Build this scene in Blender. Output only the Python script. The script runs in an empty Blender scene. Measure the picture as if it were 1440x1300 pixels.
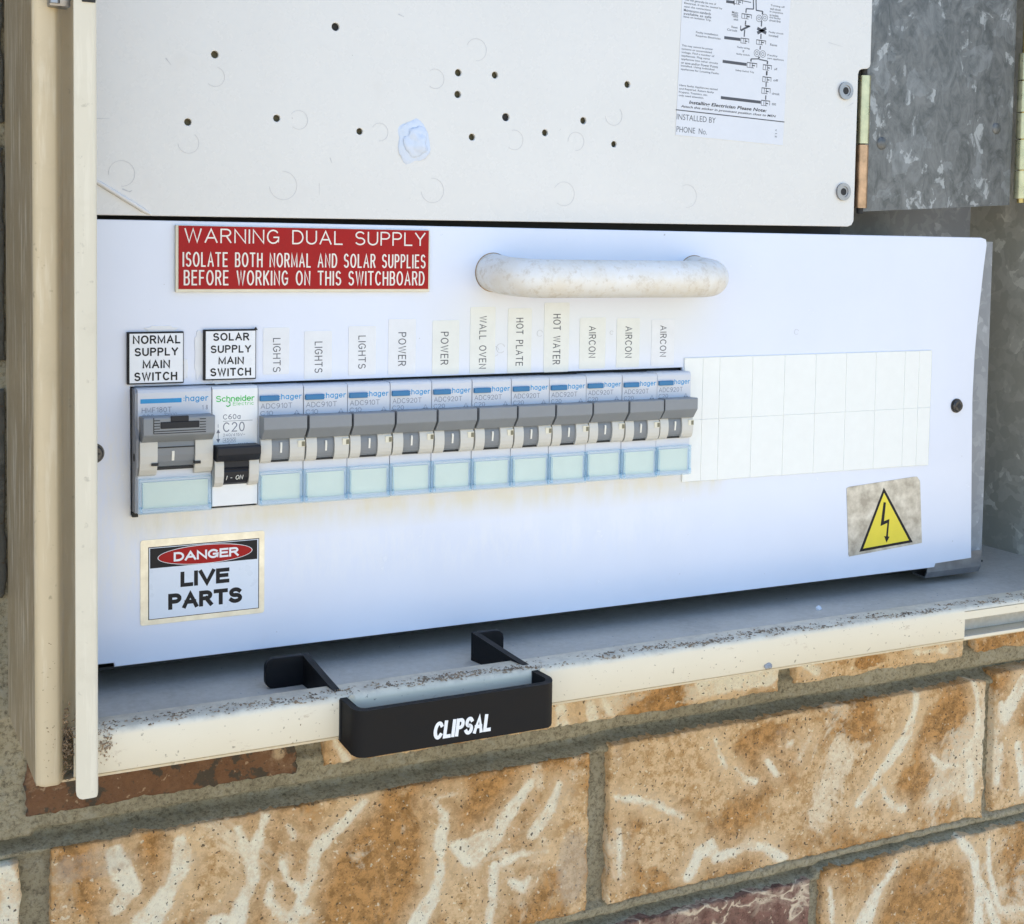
import bpy, bmesh, math, random
from mathutils import Vector, Matrix, noise
# ------------------------------------------------------------------ camera, world, sun, exposure
S = 0.001                                   # everything below is written in millimetres
scene = bpy.context.scene
COL = scene.collection
cam_d = bpy.data.cameras.new("camera"); cam = bpy.data.objects.new("camera", cam_d); COL.objects.link(cam)
scene.camera = cam
CAMPOS = Vector((-99.1545, -506.6964, 77.5351))
yaw, pitch, roll, FPX, CX, CY = 0.475514, -0.0596191, 0.0166426, 1935.08, 749.533, 457.466
_F = Vector((math.sin(yaw)*math.cos(pitch), math.cos(yaw)*math.cos(pitch), math.sin(pitch)))
_r = Vector((math.cos(yaw), -math.sin(yaw), 0)); _u = _r.cross(_F)
_R = math.cos(roll)*_r + math.sin(roll)*_u; _U = -math.sin(roll)*_r + math.cos(roll)*_u
M3 = Matrix((_R, _U, -_F)).transposed()
cam.matrix_world = Matrix.Translation(CAMPOS*S) @ M3.to_4x4()
cam_d.sensor_width = 36; cam_d.lens = FPX/1440*36
cam_d.shift_x = (720-CX)/1440; cam_d.shift_y = (CY-650)/1440
cam_d.clip_start = 0.01; cam_d.clip_end = 300
w = bpy.data.worlds.new("World"); scene.world = w; w.use_nodes = True
SUN_EL, SUN_AZ = math.radians(58), math.radians(20)      # sun stands behind the wall: the wall face is in open shade
nt = w.node_tree; bg = nt.nodes["Background"]
sky = nt.nodes.new("ShaderNodeTexSky"); sky.sky_type = 'NISHITA'; sky.sun_disc = False
sky.sun_elevation = SUN_EL; sky.sun_rotation = SUN_AZ; sky.air_density = 1.0; sky.dust_density = 1.2; sky.ozone_density = 1.5
nt.links.new(sky.outputs[0], bg.inputs[0]); bg.inputs[1].default_value = 0.15
sun_d = bpy.data.lights.new("sun", 'SUN'); sun = bpy.data.objects.new("sun", sun_d); COL.objects.link(sun)
sun_d.energy = 5.0; sun_d.angle = math.radians(0.5); sun_d.color = (1, .93, .82)
_sd = Vector((math.sin(SUN_AZ)*math.cos(SUN_EL), math.cos(SUN_AZ)*math.cos(SUN_EL), math.sin(SUN_EL)))
sun.rotation_euler = _sd.to_track_quat('Z', 'Y').to_euler()
scene.view_settings.view_transform = 'Standard'; scene.view_settings.look = 'None'
scene.view_settings.exposure = 1.5; scene.view_settings.gamma = 1
scene.render.resolution_x = 1024; scene.render.resolution_y = 924
try:
    scene.cycles.max_bounces = 8; scene.cycles.diffuse_bounces = 4; scene.cycles.use_denoising = True
except Exception: pass
random.seed(7)

# ------------------------------------------------------------------ helpers
class NT:
    def __init__(s, name):
        s.m = bpy.data.materials.new(name); s.m.use_nodes = True; s.t = s.m.node_tree; s.N = s.t.nodes
        s.b = s.N["Principled BSDF"]; s.co = None
    def L(s, a, b): s.t.links.new(a, b)
    def node(s, kind, **kw):
        n = s.N.new(kind)
        for k, v in kw.items():
            if k in n.inputs: n.inputs[k].default_value = v
            else: setattr(n, k, v)
        return n
    def coord(s, scale=(1, 1, 1), world=False, rot=(0, 0, 0), rnd=False):
        mp = s.node("ShaderNodeMapping"); mp.inputs['Scale'].default_value = scale; mp.inputs['Rotation'].default_value = rot
        if world:
            g = s.node("ShaderNodeNewGeometry"); src = g.outputs['Position']
        else:
            g = s.node("ShaderNodeTexCoord"); src = g.outputs['Object']
        if rnd:
            oi = s.node("ShaderNodeObjectInfo"); va = s.node("ShaderNodeVectorMath", operation='SCALE')
            cm = s.node("ShaderNodeCombineXYZ"); s.L(oi.outputs['Random'], cm.inputs[0]); s.L(oi.outputs['Random'], cm.inputs[2])
            s.L(cm.outputs[0], va.inputs[0]); va.inputs['Scale'].default_value = 7.3
            ad = s.node("ShaderNodeVectorMath", operation='ADD'); s.L(src, ad.inputs[0]); s.L(va.outputs[0], ad.inputs[1]); src = ad.outputs[0]
        s.L(src, mp.inputs[0]); return mp.outputs[0]
    def noise(s, co, scale, detail=4, rough=.55, dist=0):
        n = s.node("ShaderNodeTexNoise", Scale=scale, Detail=detail, Roughness=rough, Distortion=dist); s.L(co, n.inputs['Vector']); return n.outputs['Fac']
    def ramp(s, f, pts, interp='LINEAR'):
        r = s.node("ShaderNodeValToRGB"); cr = r.color_ramp; cr.interpolation = interp
        while len(cr.elements) < len(pts): cr.elements.new(.5)
        for e, (p, c) in zip(cr.elements, pts):
            e.position = p; e.color = (c, c, c, 1) if isinstance(c, (int, float)) else (*c, 1)
        s.L(f, r.inputs[0]); return r.outputs[0]
    def mix(s, f, a, b, mode='MIX'):
        m = s.node("ShaderNodeMix", data_type='RGBA', blend_type=mode)
        for i, v in ((0, f), (6, a), (7, b)):
            if isinstance(v, (int, float)): m.inputs[i].default_value = v if i == 0 else (v, v, v, 1)
            elif isinstance(v, tuple): m.inputs[i].default_value = (*v, 1)
            else: s.L(v, m.inputs[i])
        return m.outputs[2]
    def math(s, op, a, b=0.):
        m = s.node("ShaderNodeMath", operation=op)
        for i, v in ((0, a), (1, b)):
            if isinstance(v, (int, float)): m.inputs[i].default_value = v
            else: s.L(v, m.inputs[i])
        return m.outputs[0]
    def sep(s, co):
        x = s.node("ShaderNodeSeparateXYZ"); s.L(co, x.inputs[0]); return x.outputs
    def col(s, v):
        if isinstance(v, tuple): s.b.inputs['Base Color'].default_value = (*v, 1)
        else: s.L(v, s.b.inputs['Base Color'])
    def rgh(s, v):
        if isinstance(v, (int, float)): s.b.inputs['Roughness'].default_value = v
        else: s.L(v, s.b.inputs['Roughness'])
    def bump(s, h, strength=.3, dist=.0005):
        b = s.node("ShaderNodeBump", Strength=strength, Distance=dist); s.L(h, b.inputs['Height']); s.L(b.outputs[0], s.b.inputs['Normal'])
def plain(name, c, r=.45, metal=0, bump=0, bscale=900, spec=.5, var=.06):
    n = NT(name); co = n.coord(rnd=True)
    f = n.noise(co, 160, 4, .6)
    n.col(n.mix(n.ramp(f, [(.35, 0), (.7, 1)]), tuple(x*(1-var) for x in c), tuple(min(1, x*(1+var)) for x in c)))
    n.rgh(n.ramp(f, [(.3, max(0, r-.06)), (.7, min(1, r+.06))])); n.b.inputs['Metallic'].default_value = metal
    n.b.inputs['Specular IOR Level'].default_value = spec
    if bump: n.bump(n.noise(co, bscale, 2, .5), bump, .0002)
    return n.m

class B:                                       # a bmesh builder in millimetres
    def __init__(s): s.bm = bmesh.new()
    def box(s, x0, x1, y0, y1, z0, z1, bev=0, seg=2):
        t = bmesh.new(); bmesh.ops.create_cube(t, size=1)
        for v in t.verts: v.co = Vector(((x0+x1)/2+v.co.x*(x1-x0), (y0+y1)/2+v.co.y*(y1-y0), (z0+z1)/2+v.co.z*(z1-z0)))
        if bev: bmesh.ops.bevel(t, geom=t.edges[:], offset=bev, segments=seg, affect='EDGES', profile=.5)
        return s.add(t)
    def add(s, t):
        mp = {}
        for v in t.verts: mp[v] = s.bm.verts.new(v.co)
        for f in t.faces:
            try: s.bm.faces.new([mp[v] for v in f.verts])
            except ValueError: pass
        t.free(); return s
    def prism(s, prof, a0, a1, axis='X', bev=0, seg=2):      # axis X: prof (y,z); axis Y: prof (x,z); axis Z: prof (x,y)
        t = bmesh.new()
        def P(p, a): return {'X': (a, p[0], p[1]), 'Y': (p[0], a, p[1]), 'Z': (p[0], p[1], a)}[axis]
        A = [t.verts.new(P(p, a0)) for p in prof]; C = [t.verts.new(P(p, a1)) for p in prof]
        n = len(prof); t.faces.new(A); t.faces.new(C[::-1])
        for i in range(n): t.faces.new((A[i], C[i], C[(i+1) % n], A[(i+1) % n]))
        bmesh.ops.recalc_face_normals(t, faces=t.faces[:])
        if bev: bmesh.ops.bevel(t, geom=t.edges[:], offset=bev, segments=seg, affect='EDGES', profile=.5, clamp_overlap=True)
        return s.add(t)
    def sheet(s, path, thick, a0, a1, axis='X'):             # a bent sheet: open path given in the profile plane, thickness to its left
        n = len(path); off = []
        for i in range(n):
            d = Vector(path[min(i+1, n-1)])-Vector(path[max(i-1, 0)]); d.normalize(); off.append((path[i][0]-d.y*thick, path[i][1]+d.x*thick))
        return s.prism(list(path)+off[::-1], a0, a1, axis)
    def cyl(s, c, r, y0, y1, n=24, axis='Y', r2=None):
        t = bmesh.new(); r2 = r if r2 is None else r2
        def P(a, rr, h):
            u, v = rr*math.cos(a), rr*math.sin(a)
            return {'Y': (c[0]+u, h, c[1]+v), 'Z': (c[0]+u, c[1]+v, h), 'X': (h, c[0]+u, c[1]+v)}[axis]
        A = [t.verts.new(P(2*math.pi*i/n, r, y0)) for i in range(n)]; C = [t.verts.new(P(2*math.pi*i/n, r2, y1)) for i in range(n)]
        t.faces.new(A); t.faces.new(C[::-1])
        for i in range(n): t.faces.new((A[i], C[i], C[(i+1) % n], A[(i+1) % n]))
        bmesh.ops.recalc_face_normals(t, faces=t.faces[:]); return s.add(t)
    def tube(s, pts, r, n=14, caps=True):
        t = bmesh.new(); rings = []; pts = [Vector(p) for p in pts]; up = Vector((0, 0, 1))
        for i, p in enumerate(pts):
            d = (pts[min(i+1, len(pts)-1)]-pts[max(i-1, 0)]).normalized()
            a = d.cross(up); a = a.normalized() if a.length > 1e-4 else Vector((1, 0, 0)); b = a.cross(d).normalized()
            rr = r[i] if isinstance(r, list) else r
            rings.append([t.verts.new(p+rr*(math.cos(2*math.pi*k/n)*a+math.sin(2*math.pi*k/n)*b)) for k in range(n)])
        for A, C in zip(rings, rings[1:]):
            for k in range(n): t.faces.new((A[k], A[(k+1) % n], C[(k+1) % n], C[k]))
        if caps: t.faces.new(rings[0][::-1]); t.faces.new(rings[-1])
        bmesh.ops.recalc_face_normals(t, faces=t.faces[:]); return s.add(t)
    def ring(s, c, r, w, y0, y1, n=40, a0=0, a1=2*math.pi):   # flat ring / arc strip facing -Y
        t = bmesh.new(); closed = abs(a1-a0-2*math.pi) < 1e-3; k = n if closed else n+1; V = []
        for i in range(k):
            a = a0+(a1-a0)*i/n; ca, sa = math.cos(a), math.sin(a)
            V.append([t.verts.new((c[0]+q*ca, y, c[1]+q*sa)) for q, y in ((r-w/2, y0), (r+w/2, y0), (r+w/2, y1), (r-w/2, y1))])
        for i in range(n):
            A, C = V[i], V[(i+1) % k]
            for j in range(4): t.faces.new((A[j], A[(j+1) % 4], C[(j+1) % 4], C[j]))
        bmesh.ops.recalc_face_normals(t, faces=t.faces[:]); return s.add(t)

def link(name, me, mat, parent=None, loc=None):
    o = bpy.data.objects.new(name, me); COL.objects.link(o)
    if mat is not None and not me.materials: me.materials.append(mat)
    if parent is not None: o.parent = parent
    if loc is not None: o.location = Vector(loc)*S
    return o
def base_of(parent): # world mm offset of the thing a part belongs to
    v = Vector((0, 0, 0))
    while parent is not None: v += parent.location/S; parent = parent.parent
    return v
def obj(name, b, mat, parent=None, smooth=False, kind=None, label=None):
    """builder b holds WORLD mm coordinates; they are made local to the parent"""
    off = base_of(parent); me = bpy.data.meshes.new(name); bm = b.bm
    for v in bm.verts: v.co = (v.co-off)*S
    bmesh.ops.recalc_face_normals(bm, faces=bm.faces[:])
    if smooth:
        for f in bm.faces: f.smooth = True
    bm.to_mesh(me); bm.free()
    if smooth: me.set_sharp_from_angle(angle=math.radians(38))
    o = link(name, me, mat, parent)
    if kind: o['kind'] = kind
    if label: o['label'] = label
    return o
def thing(name, label, cat, loc, group=None):
    o = bpy.data.objects.new(name, None); COL.objects.link(o); o.location = Vector(loc)*S; o.empty_display_size = .01
    o['label'] = label; o['category'] = cat
    if group: o['group'] = group
    bpy.context.view_layer.update(); return o
def curve_mesh(cd):
    o = bpy.data.objects.new("tmp", cd); COL.objects.link(o)
    dg = bpy.context.evaluated_depsgraph_get(); me = bpy.data.meshes.new_from_object(o.evaluated_get(dg))
    bpy.data.objects.remove(o); bpy.data.curves.remove(cd); return me
def text_verts(body, bold=0., shear=0., spacing=1., res=3):
    cd = bpy.data.curves.new("t", 'FONT'); cd.body = body; cd.size = 1; cd.extrude = .02; cd.offset = bold; cd.shear = shear
    cd.space_character = spacing; cd.resolution_u = res
    return curve_mesh(cd)
def text(name, lines, mat, parent, thick=.12, bold=0., shear=0., rot=0., piv=(0, 0), spacing=1., smooth=False, kind=None):
    """lines: (body,(x0,z0,x1,z1),y[,down]) fitted to a box on the plane y, facing -Y; all lines join in one mesh part"""
    off = base_of(parent); out = bmesh.new()
    for ln in lines:
        body, (x0, z0, x1, z1), y = ln[:3]; down = len(ln) > 3 and ln[3]
        me = text_verts(body, bold, shear, spacing); t = bmesh.new(); t.from_mesh(me); bpy.data.meshes.remove(me)
        xs = [v.co.x for v in t.verts]; ys = [v.co.y for v in t.verts]; a, c, d, e = min(xs), max(xs), min(ys), max(ys)
        for v in t.verts:
            u = (v.co.x-a)/max(1e-6, c-a); q = (v.co.y-d)/max(1e-6, e-d); hgt = y-(thick if v.co.z > 0 else 0)
            X, Z = (x0+(x1-x0)*u, z0+(z1-z0)*q) if not down else (x0+(x1-x0)*q, z1-(z1-z0)*u)
            if rot:
                X, Z = X-piv[0], Z-piv[1]; X, Z = piv[0]+X*math.cos(rot)-Z*math.sin(rot), piv[1]+X*math.sin(rot)+Z*math.cos(rot)
            v.co = Vector((X, hgt, Z))
        mp = {v: out.verts.new(v.co) for v in t.verts}
        for f in t.faces: out.faces.new([mp[v] for v in f.verts])
        t.free()
    b = B(); b.bm.free(); b.bm = out
    return obj(name, b, mat, parent, kind=kind)
# a small single-stroke alphabet: each glyph is (width, [polylines]); ('a',cx,cy,rx,ry,from,to) is an arc in degrees
def _arc(cx, cy, rx, ry, a0, a1, n=10):
    return [(cx+rx*math.cos(math.radians(a0+(a1-a0)*i/n)), cy+ry*math.sin(math.radians(a0+(a1-a0)*i/n))) for i in range(n+1)]
A_ = _arc
GL = {
 'A': (.76, [[(0, 0), (.38, 1), (.76, 0)], [(.13, .34), (.63, .34)]]),
 'B': (.62, [[(0, 0), (0, 1)], [(0, 1), (.35, 1)]+A_(.35, .76, .24, .24, 90, -90)+[(0, .52)], [(0, 0), (.36, 0)]+A_(.36, .26, .26, .26, -90, 90)+[(.34, .52)]]),
 'C': (.72, [A_(.38, .5, .38, .5, 42, 318, 18)]),
 'D': (.68, [[(0, 0), (0, 1)], [(0, 1), (.28, 1)]+A_(.28, .5, .40, .5, 90, -90, 14)+[(0, 0)]]),
 'E': (.58, [[(.58, 0), (0, 0), (0, 1), (.58, 1)], [(0, .52), (.52, .52)]]),
 'F': (.55, [[(0, 0), (0, 1), (.55, 1)], [(0, .5), (.48, .5)]]),
 'G': (.76, [A_(.38, .5, .38, .5, 42, 330, 18)+[(.74, .14), (.74, .46), (.42, .46)]]),
 'H': (.66, [[(0, 0), (0, 1)], [(.66, 0), (.66, 1)], [(0, .52), (.66, .52)]]),
 'I': (.0, [[(0, 0), (0, 1)]]),
 'J': (.45, [[(.45, 1), (.45, .25)]+A_(.22, .24, .23, .24, 0, -180)]),
 'K': (.64, [[(0, 0), (0, 1)], [(.62, 1), (0, .38)], [(.2, .58), (.64, 0)]]),
 'L': (.52, [[(0, 1), (0, 0), (.52, 0)]]),
 'M': (.82, [[(0, 0), (0, 1), (.41, .12), (.82, 1), (.82, 0)]]),
 'N': (.68, [[(0, 0), (0, 1), (.68, 0), (.68, 1)]]),
 'O': (.80, [A_(.40, .5, .40, .5, 90, 450, 26)]),
 'P': (.60, [[(0, 0), (0, 1)], [(0, 1), (.33, 1)]+A_(.33, .74, .27, .26, 90, -90)+[(0, .48)]]),
 'Q': (.80, [A_(.40, .5, .40, .5, 90, 450, 26), [(.5, .25), (.8, -.05)]]),
 'R': (.64, [[(0, 0), (0, 1)], [(0, 1), (.34, 1)]+A_(.34, .75, .27, .25, 90, -90)+[(0, .5)], [(.34, .5), (.64, 0)]]),
 'S': (.64, [A_(.32, .75, .29, .25, 30, 270, 12)+A_(.32, .26, .32, .26, 88, -152, 12)]),
 'T': (.68, [[(0, 1), (.68, 1)], [(.34, 1), (.34, 0)]]),
 'U': (.66, [[(0, 1), (0, .33)]+A_(.33, .33, .33, .33, 180, 360, 12)+[(.66, 1)]]),
 'V': (.74, [[(0, 1), (.37, 0), (.74, 1)]]),
 'W': (1.02, [[(0, 1), (.255, 0), (.51, 1), (.765, 0), (1.02, 1)]]),
 'X': (.70, [[(0, 0), (.70, 1)], [(0, 1), (.70, 0)]]),
 'Y': (.70, [[(0, 1), (.35, .47), (.70, 1)], [(.35, .47), (.35, 0)]]),
 'Z': (.64, [[(0, 1), (.64, 1), (0, 0), (.64, 0)]]),
 '0': (.58, [A_(.29, .5, .29, .5, 90, 450, 22)]), '1': (.28, [[(0, .78), (.28, 1), (.28, 0)]]),
 '2': (.58, [A_(.29, .72, .28, .28, 165, -30, 10)+[(0, 0), (.58, 0)]]),
 '3': (.56, [A_(.27, .75, .26, .25, 150, -90, 10)+[], A_(.27, .26, .29, .26, 90, -150, 10)]),
 '4': (.60, [[(.45, 0), (.45, 1), (0, .28), (.6, .28)]]),
 '5': (.56, [[(.5, 1), (.1, 1), (.05, .55)]+A_(.27, .32, .29, .32, 125, -150, 12)]),
 '6': (.56, [A_(.28, .3, .28, .3, 90, 450, 16), A_(.5, .42, .5, .58, 178, 95, 8)]),
 '8': (.56, [A_(.28, .76, .24, .24, -90, 270, 14), A_(.28, .26, .28, .26, 90, 450, 14)]),
 '9': (.56, [A_(.28, .7, .28, .3, 90, 450, 16), A_(.06, .58, .5, .58, -5, -85, 8)]),
 ':': (.0, [[(0, .12), (0, .13)], [(0, .58), (0, .59)]]), '-': (.35, [[(0, .45), (.35, .45)]]), '/': (.35, [[(0, -.05), (.35, 1.05)]]), '~': (.5, [[(0, .4), (.12, .55), (.36, .38), (.5, .52)]]), ' ': (.42, []),
 'a': (.50, [A_(.25, .35, .25, .35, 0, 360, 18), [(.5, .70), (.5, 0)]]), 'c': (.46, [A_(.27, .35, .27, .35, 50, 310, 14)]),
 'd': (.50, [A_(.25, .35, .25, .35, 0, 360, 18), [(.5, 1), (.5, 0)]]), 'e': (.52, [[(.03, .36), (.52, .36)]+A_(.26, .35, .26, .35, 4, 315, 16)]),
 'g': (.50, [A_(.25, .35, .25, .35, 0, 360, 18), [(.5, .70), (.5, -.06)]+A_(.25, -.06, .25, .22, 0, -160, 8)]),
 'h': (.46, [[(0, 0), (0, 1)], A_(.23, .44, .23, .26, 180, 0, 10)+[(.46, 0)]]), 'n': (.46, [[(0, 0), (0, .7)], A_(.23, .44, .23, .26, 180, 0, 10)+[(.46, 0)]]),
 'i': (.0, [[(0, 0), (0, .68)], [(0, .93), (0, .94)]]), 'l': (.0, [[(0, 0), (0, 1)]]), 'r': (.30, [[(0, 0), (0, .7)], A_(.26, .36, .26, .32, 180, 75, 8)]),
 't': (.30, [[(.1, .95), (.1, .12)]+A_(.24, .14, .14, .14, 180, 270, 5), [(-.05, .68), (.3, .68)]]),
}
def stext(name, lines, mat, parent, wd=.12, thick=.08, block=False, gap=.24, shear=0., jitter=0.):
    """lines: (body,(x0,z0,x1,z1),y[,down]); strokes wd x height wide, fitted so that the inked outline fills the box"""
    b = B(); rnd = random.Random(len(lines[0][0])*7+3)
    for ln in lines:
        body, (x0, z0, x1, z1), y = ln[:3]; down = len(ln) > 3 and ln[3]
        W, H = (x1-x0, z1-z0) if not down else (z1-z0, x1-x0)
        pl = []; cur = 0; Gs = sum(GL[ch][0] for ch in body) or 1; ratio = (1+wd)*W/H-wd
        k0 = max(.45, min(1.6, (ratio-(len(body)-1)*(gap*.55+wd))/Gs)); gp = gap*k0 if k0 < 1 else gap
        for ch in body:
            g_w, strokes = GL[ch]; jy = rnd.uniform(-jitter, jitter); js = rnd.uniform(-jitter, jitter)
            for st_ in strokes: pl.append([(cur+u*k0+shear*v+js*(v-.5), v+jy) for u, v in st_])
            cur += g_w*k0+gp+wd*.97
        ax = [p_[0] for q in pl for p_ in q]; ay = [p_[1] for q in pl for p_ in q]; a, c, d, e = min(ax), max(ax), min(ay), max(ay)
        sw = wd*H/(e-d+wd); 
        for k, q in enumerate(pl):
            pts = []
            for u, v in q:
                X = sw/2+(u-a)/(c-a)*(W-sw); Z = sw/2+(v-d)/(e-d)*(H-sw)
                pts.append((x0+X, z0+Z) if not down else (x0+Z, z1-X))
            clean = [pts[0]]
            for p_ in pts[1:]:
                if math.hypot(p_[0]-clean[-1][0], p_[1]-clean[-1][1]) > .01*H: clean.append(p_)
            if len(clean) < 2:
                p_ = clean[0]; clean = [(p_[0], p_[1]-sw*.02), (p_[0], p_[1]+sw*.02)]
            closed = math.hypot(clean[0][0]-clean[-1][0], clean[0][1]-clean[-1][1]) < .02*H and len(clean) > 8
            yt = y-thick-.0025*(k % 5)
            # ribbon with mitred corners, end caps extended by half a stroke
            P = [Vector(p_) for p_ in clean]
            if closed: P = P[:-1]
            else:
                ex = .5 if (block or len(P) == 2) else .35
                P[0] = P[0]-(P[1]-P[0]).normalized()*sw*(ex if block or len(P) == 2 else .3); P[-1] = P[-1]+(P[-1]-P[-2]).normalized()*sw*(ex if block else .3)
            n_ = len(P); Ls, Rs = [], []
            for i in range(n_):
                pv = P[i-1] if (i > 0 or closed) else None; nx_ = P[(i+1) % n_] if (i < n_-1 or closed) else None
                d1 = (P[i]-pv).normalized() if pv is not None else None; d2 = (nx_-P[i]).normalized() if nx_ is not None else None
                if d1 is None: d1 = d2
                if d2 is None: d2 = d1
                n1 = Vector((-d1.y, d1.x)); n2 = Vector((-d2.y, d2.x)); m_ = n1+n2
                m_ = m_.normalized() if m_.length > .05 else n1
                kf = min(1.9, 1/max(.3, m_.dot(n1))); Ls.append(P[i]+m_*sw/2*kf); Rs.append(P[i]-m_*sw/2*kf)
            bm = b.bm; rim = 0 if block or sw < .2 else .0
            vt = [(bm.verts.new((l.x, yt, l.y)), bm.verts.new((r.x, yt, r.y)), bm.verts.new((l.x, y+.02, l.y)), bm.verts.new((r.x, y+.02, r.y))) for l, r in zip(Ls, Rs)]
            rng = range(n_) if closed else range(n_-1)
            for i in rng:
                A, C = vt[i], vt[(i+1) % n_]
                bm.faces.new((A[0], A[1], C[1], C[0])); bm.faces.new((A[0], C[0], C[2], A[2])); bm.faces.new((A[1], A[3], C[3], C[1]))
            if not closed:
                bm.faces.new((vt[0][0], vt[0][2], vt[0][3], vt[0][1])); bm.faces.new((vt[-1][0], vt[-1][1], vt[-1][3], vt[-1][2]))
    return obj(name, b, mat, parent)
def rrect(x0, z0, x1, z1, r, n=5):
    P = []
    for cx, cz, a in ((x1-r, z0+r, -90), (x1-r, z1-r, 0), (x0+r, z1-r, 90), (x0+r, z0+r, 180)):
        for i in range(n+1): t = math.radians(a+90*i/n); P.append((cx+r*math.cos(t), cz+r*math.sin(t)))
    return P
def circ(x, z, r, n=20): return [(x+r*math.cos(2*math.pi*i/n), z+r*math.sin(2*math.pi*i/n)) for i in range(n)]
def plate(loops, y0, y1, bev=0.):            # flat plate with true holes, from 2-D filled curve; front face y0, back y1
    cd = bpy.data.curves.new("p", 'CURVE'); cd.dimensions = '2D'; cd.fill_mode = 'BOTH'
    T = (y1-y0)/2; cd.extrude = (T-bev)/100.; cd.bevel_depth = bev/100.; cd.bevel_resolution = 2; cd.offset = -bev/100.
    for lp in loops:
        sp = cd.splines.new('POLY'); sp.points.add(len(lp)-1); sp.use_cyclic_u = True
        for p_, q in zip(sp.points, lp): p_.co = (q[0]/100., q[1]/100., 0, 1)
    me = curve_mesh(cd); b = B(); b.bm.from_mesh(me); bpy.data.meshes.remove(me)
    for v in b.bm.verts: v.co = Vector((v.co.x*100, (y0+y1)/2-v.co.z*100, v.co.y*100))
    bmesh.ops.remove_doubles(b.bm, verts=b.bm.verts[:], dist=.002)
    return b
def copy_tree(o, parent=None):
    c = o.copy(); COL.objects.link(c); c.parent = parent
    for ch in [x for x in bpy.data.objects if x.parent == o]: copy_tree(ch, c)
    return c

# ------------------------------------------------------------------ materials
def mat_panel(name, c, rough=.32, stains=False):
    n = NT(name); co = n.coord(world=True)
    f = n.noise(co, 14, 5, .6); f2 = n.noise(co, 90, 4, .65)
    base = n.mix(n.ramp(f, [(.35, 0), (.75, 1)]), c, tuple(x*.95 for x in c))
    base = n.mix(n.math('MULTIPLY', n.ramp(f2, [(.62, 0), (.78, 1)]), .10), base, (.55, .5, .4))
    sp = n.noise(co, 420, 2, .5); base = n.mix(n.math('MULTIPLY', n.ramp(sp, [(.76, 0), (.79, 1)]), .5), base, (.2, .17, .12))
    if stains:
        X, Y, Z = n.sep(co)
        def band(v, a, b_, s_):     # soft box in metres
            u = n.math('SUBTRACT', v, a); q = n.math('SUBTRACT', b_, v)
            def cl(t): 
                m = n.node("ShaderNodeMapRange"); m.inputs[1].default_value = 0; m.inputs[2].default_value = s_; n.L(t, m.inputs[0]); return m.outputs[0]
            return n.math('MULTIPLY', cl(u), cl(q))
        st = n.coord(scale=(1, 1, .25), world=True); streak = n.ramp(n.noise(st, 110, 4, .6), [(.40, 0), (.62, 1)])
        m = n.math('MULTIPLY', band(X, -.006, .262, .008), band(Z, -.037, -.018, .009)); m = n.math('MULTIPLY', m, n.math('ADD', n.math('MULTIPLY', streak, .45), .35))
        base = n.mix(m, base, (.70, .66, .52))
        m2 = n.math('MULTIPLY', band(X, .105, .26, .03), band(Z, .022, .062, .015))
        base = n.mix(n.math('MULTIPLY', m2, .28), base, (.80, .78, .62))
        m3 = n.math('MULTIPLY', band(X, -.02, .25, .02), band(Z, -.06, -.03, .02)); wh = n.ramp(n.noise(st, 70, 8, .8), [(.46, 0), (.58, 1)])
        base = n.mix(n.math('MULTIPLY', n.math('MULTIPLY', m3, wh), .5), base, (.86, .86, .84))
        m4 = n.math('MULTIPLY', band(X, -.03, .05, .02), band(Z, -.065, .035, .02))
        base = n.mix(n.math('MULTIPLY', n.math('MULTIPLY', m4, wh), .5), base, (.80, .78, .72))
    n.col(base); n.rgh(n.ramp(f2, [(.3, rough-.05), (.7, rough+.08)]))
    n.bump(n.noise(co, 700, 2, .5), .035, .0003); return n.m
M = {}
M['panel'] = mat_panel('white_powder_coat', (.74, .78, .875), .20, True)
M['upper'] = mat_panel('pale_powder_coat', (.725, .71, .675), .25)
def mat_cream(name, c, dirt=.4, streak=.22):
    n = NT(name); co = n.coord(world=True); f = n.noise(co, 22, 5, .6)
    base = n.mix(f, c, tuple(x*.88 for x in c))
    st = n.coord(scale=(1, 1, .08), world=True); s1 = n.noise(st, 420, 4, .65)
    base = n.mix(n.math('MULTIPLY', n.ramp(s1, [(.54, 0), (.64, 1)]), streak), base, (.86, .80, .66))
    s2 = n.noise(co, 260, 3, .6); base = n.mix(n.math('MULTIPLY', n.ramp(s2, [(.66, 0), (.74, 1)]), dirt), base, (.12, .09, .05))
    s3 = n.noise(co, 60, 5, .7); base = n.mix(n.math('MULTIPLY', n.ramp(s3, [(.55, 0), (.8, 1)]), dirt*.6), base, (.40, .34, .22))
    n.col(base); n.rgh(n.ramp(s3, [(.3, .38), (.7, .6)])); n.bump(n.noise(co, 600, 3, .5), .08, .0003); return n.m
M['cream'] = mat_cream('cream_powder_coat', (.65, .54, .36))
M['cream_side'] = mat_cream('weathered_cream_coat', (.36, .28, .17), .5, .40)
M['cream_edge'] = mat_cream('pale_cream_coat', (.72, .66, .52), .3)
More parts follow.
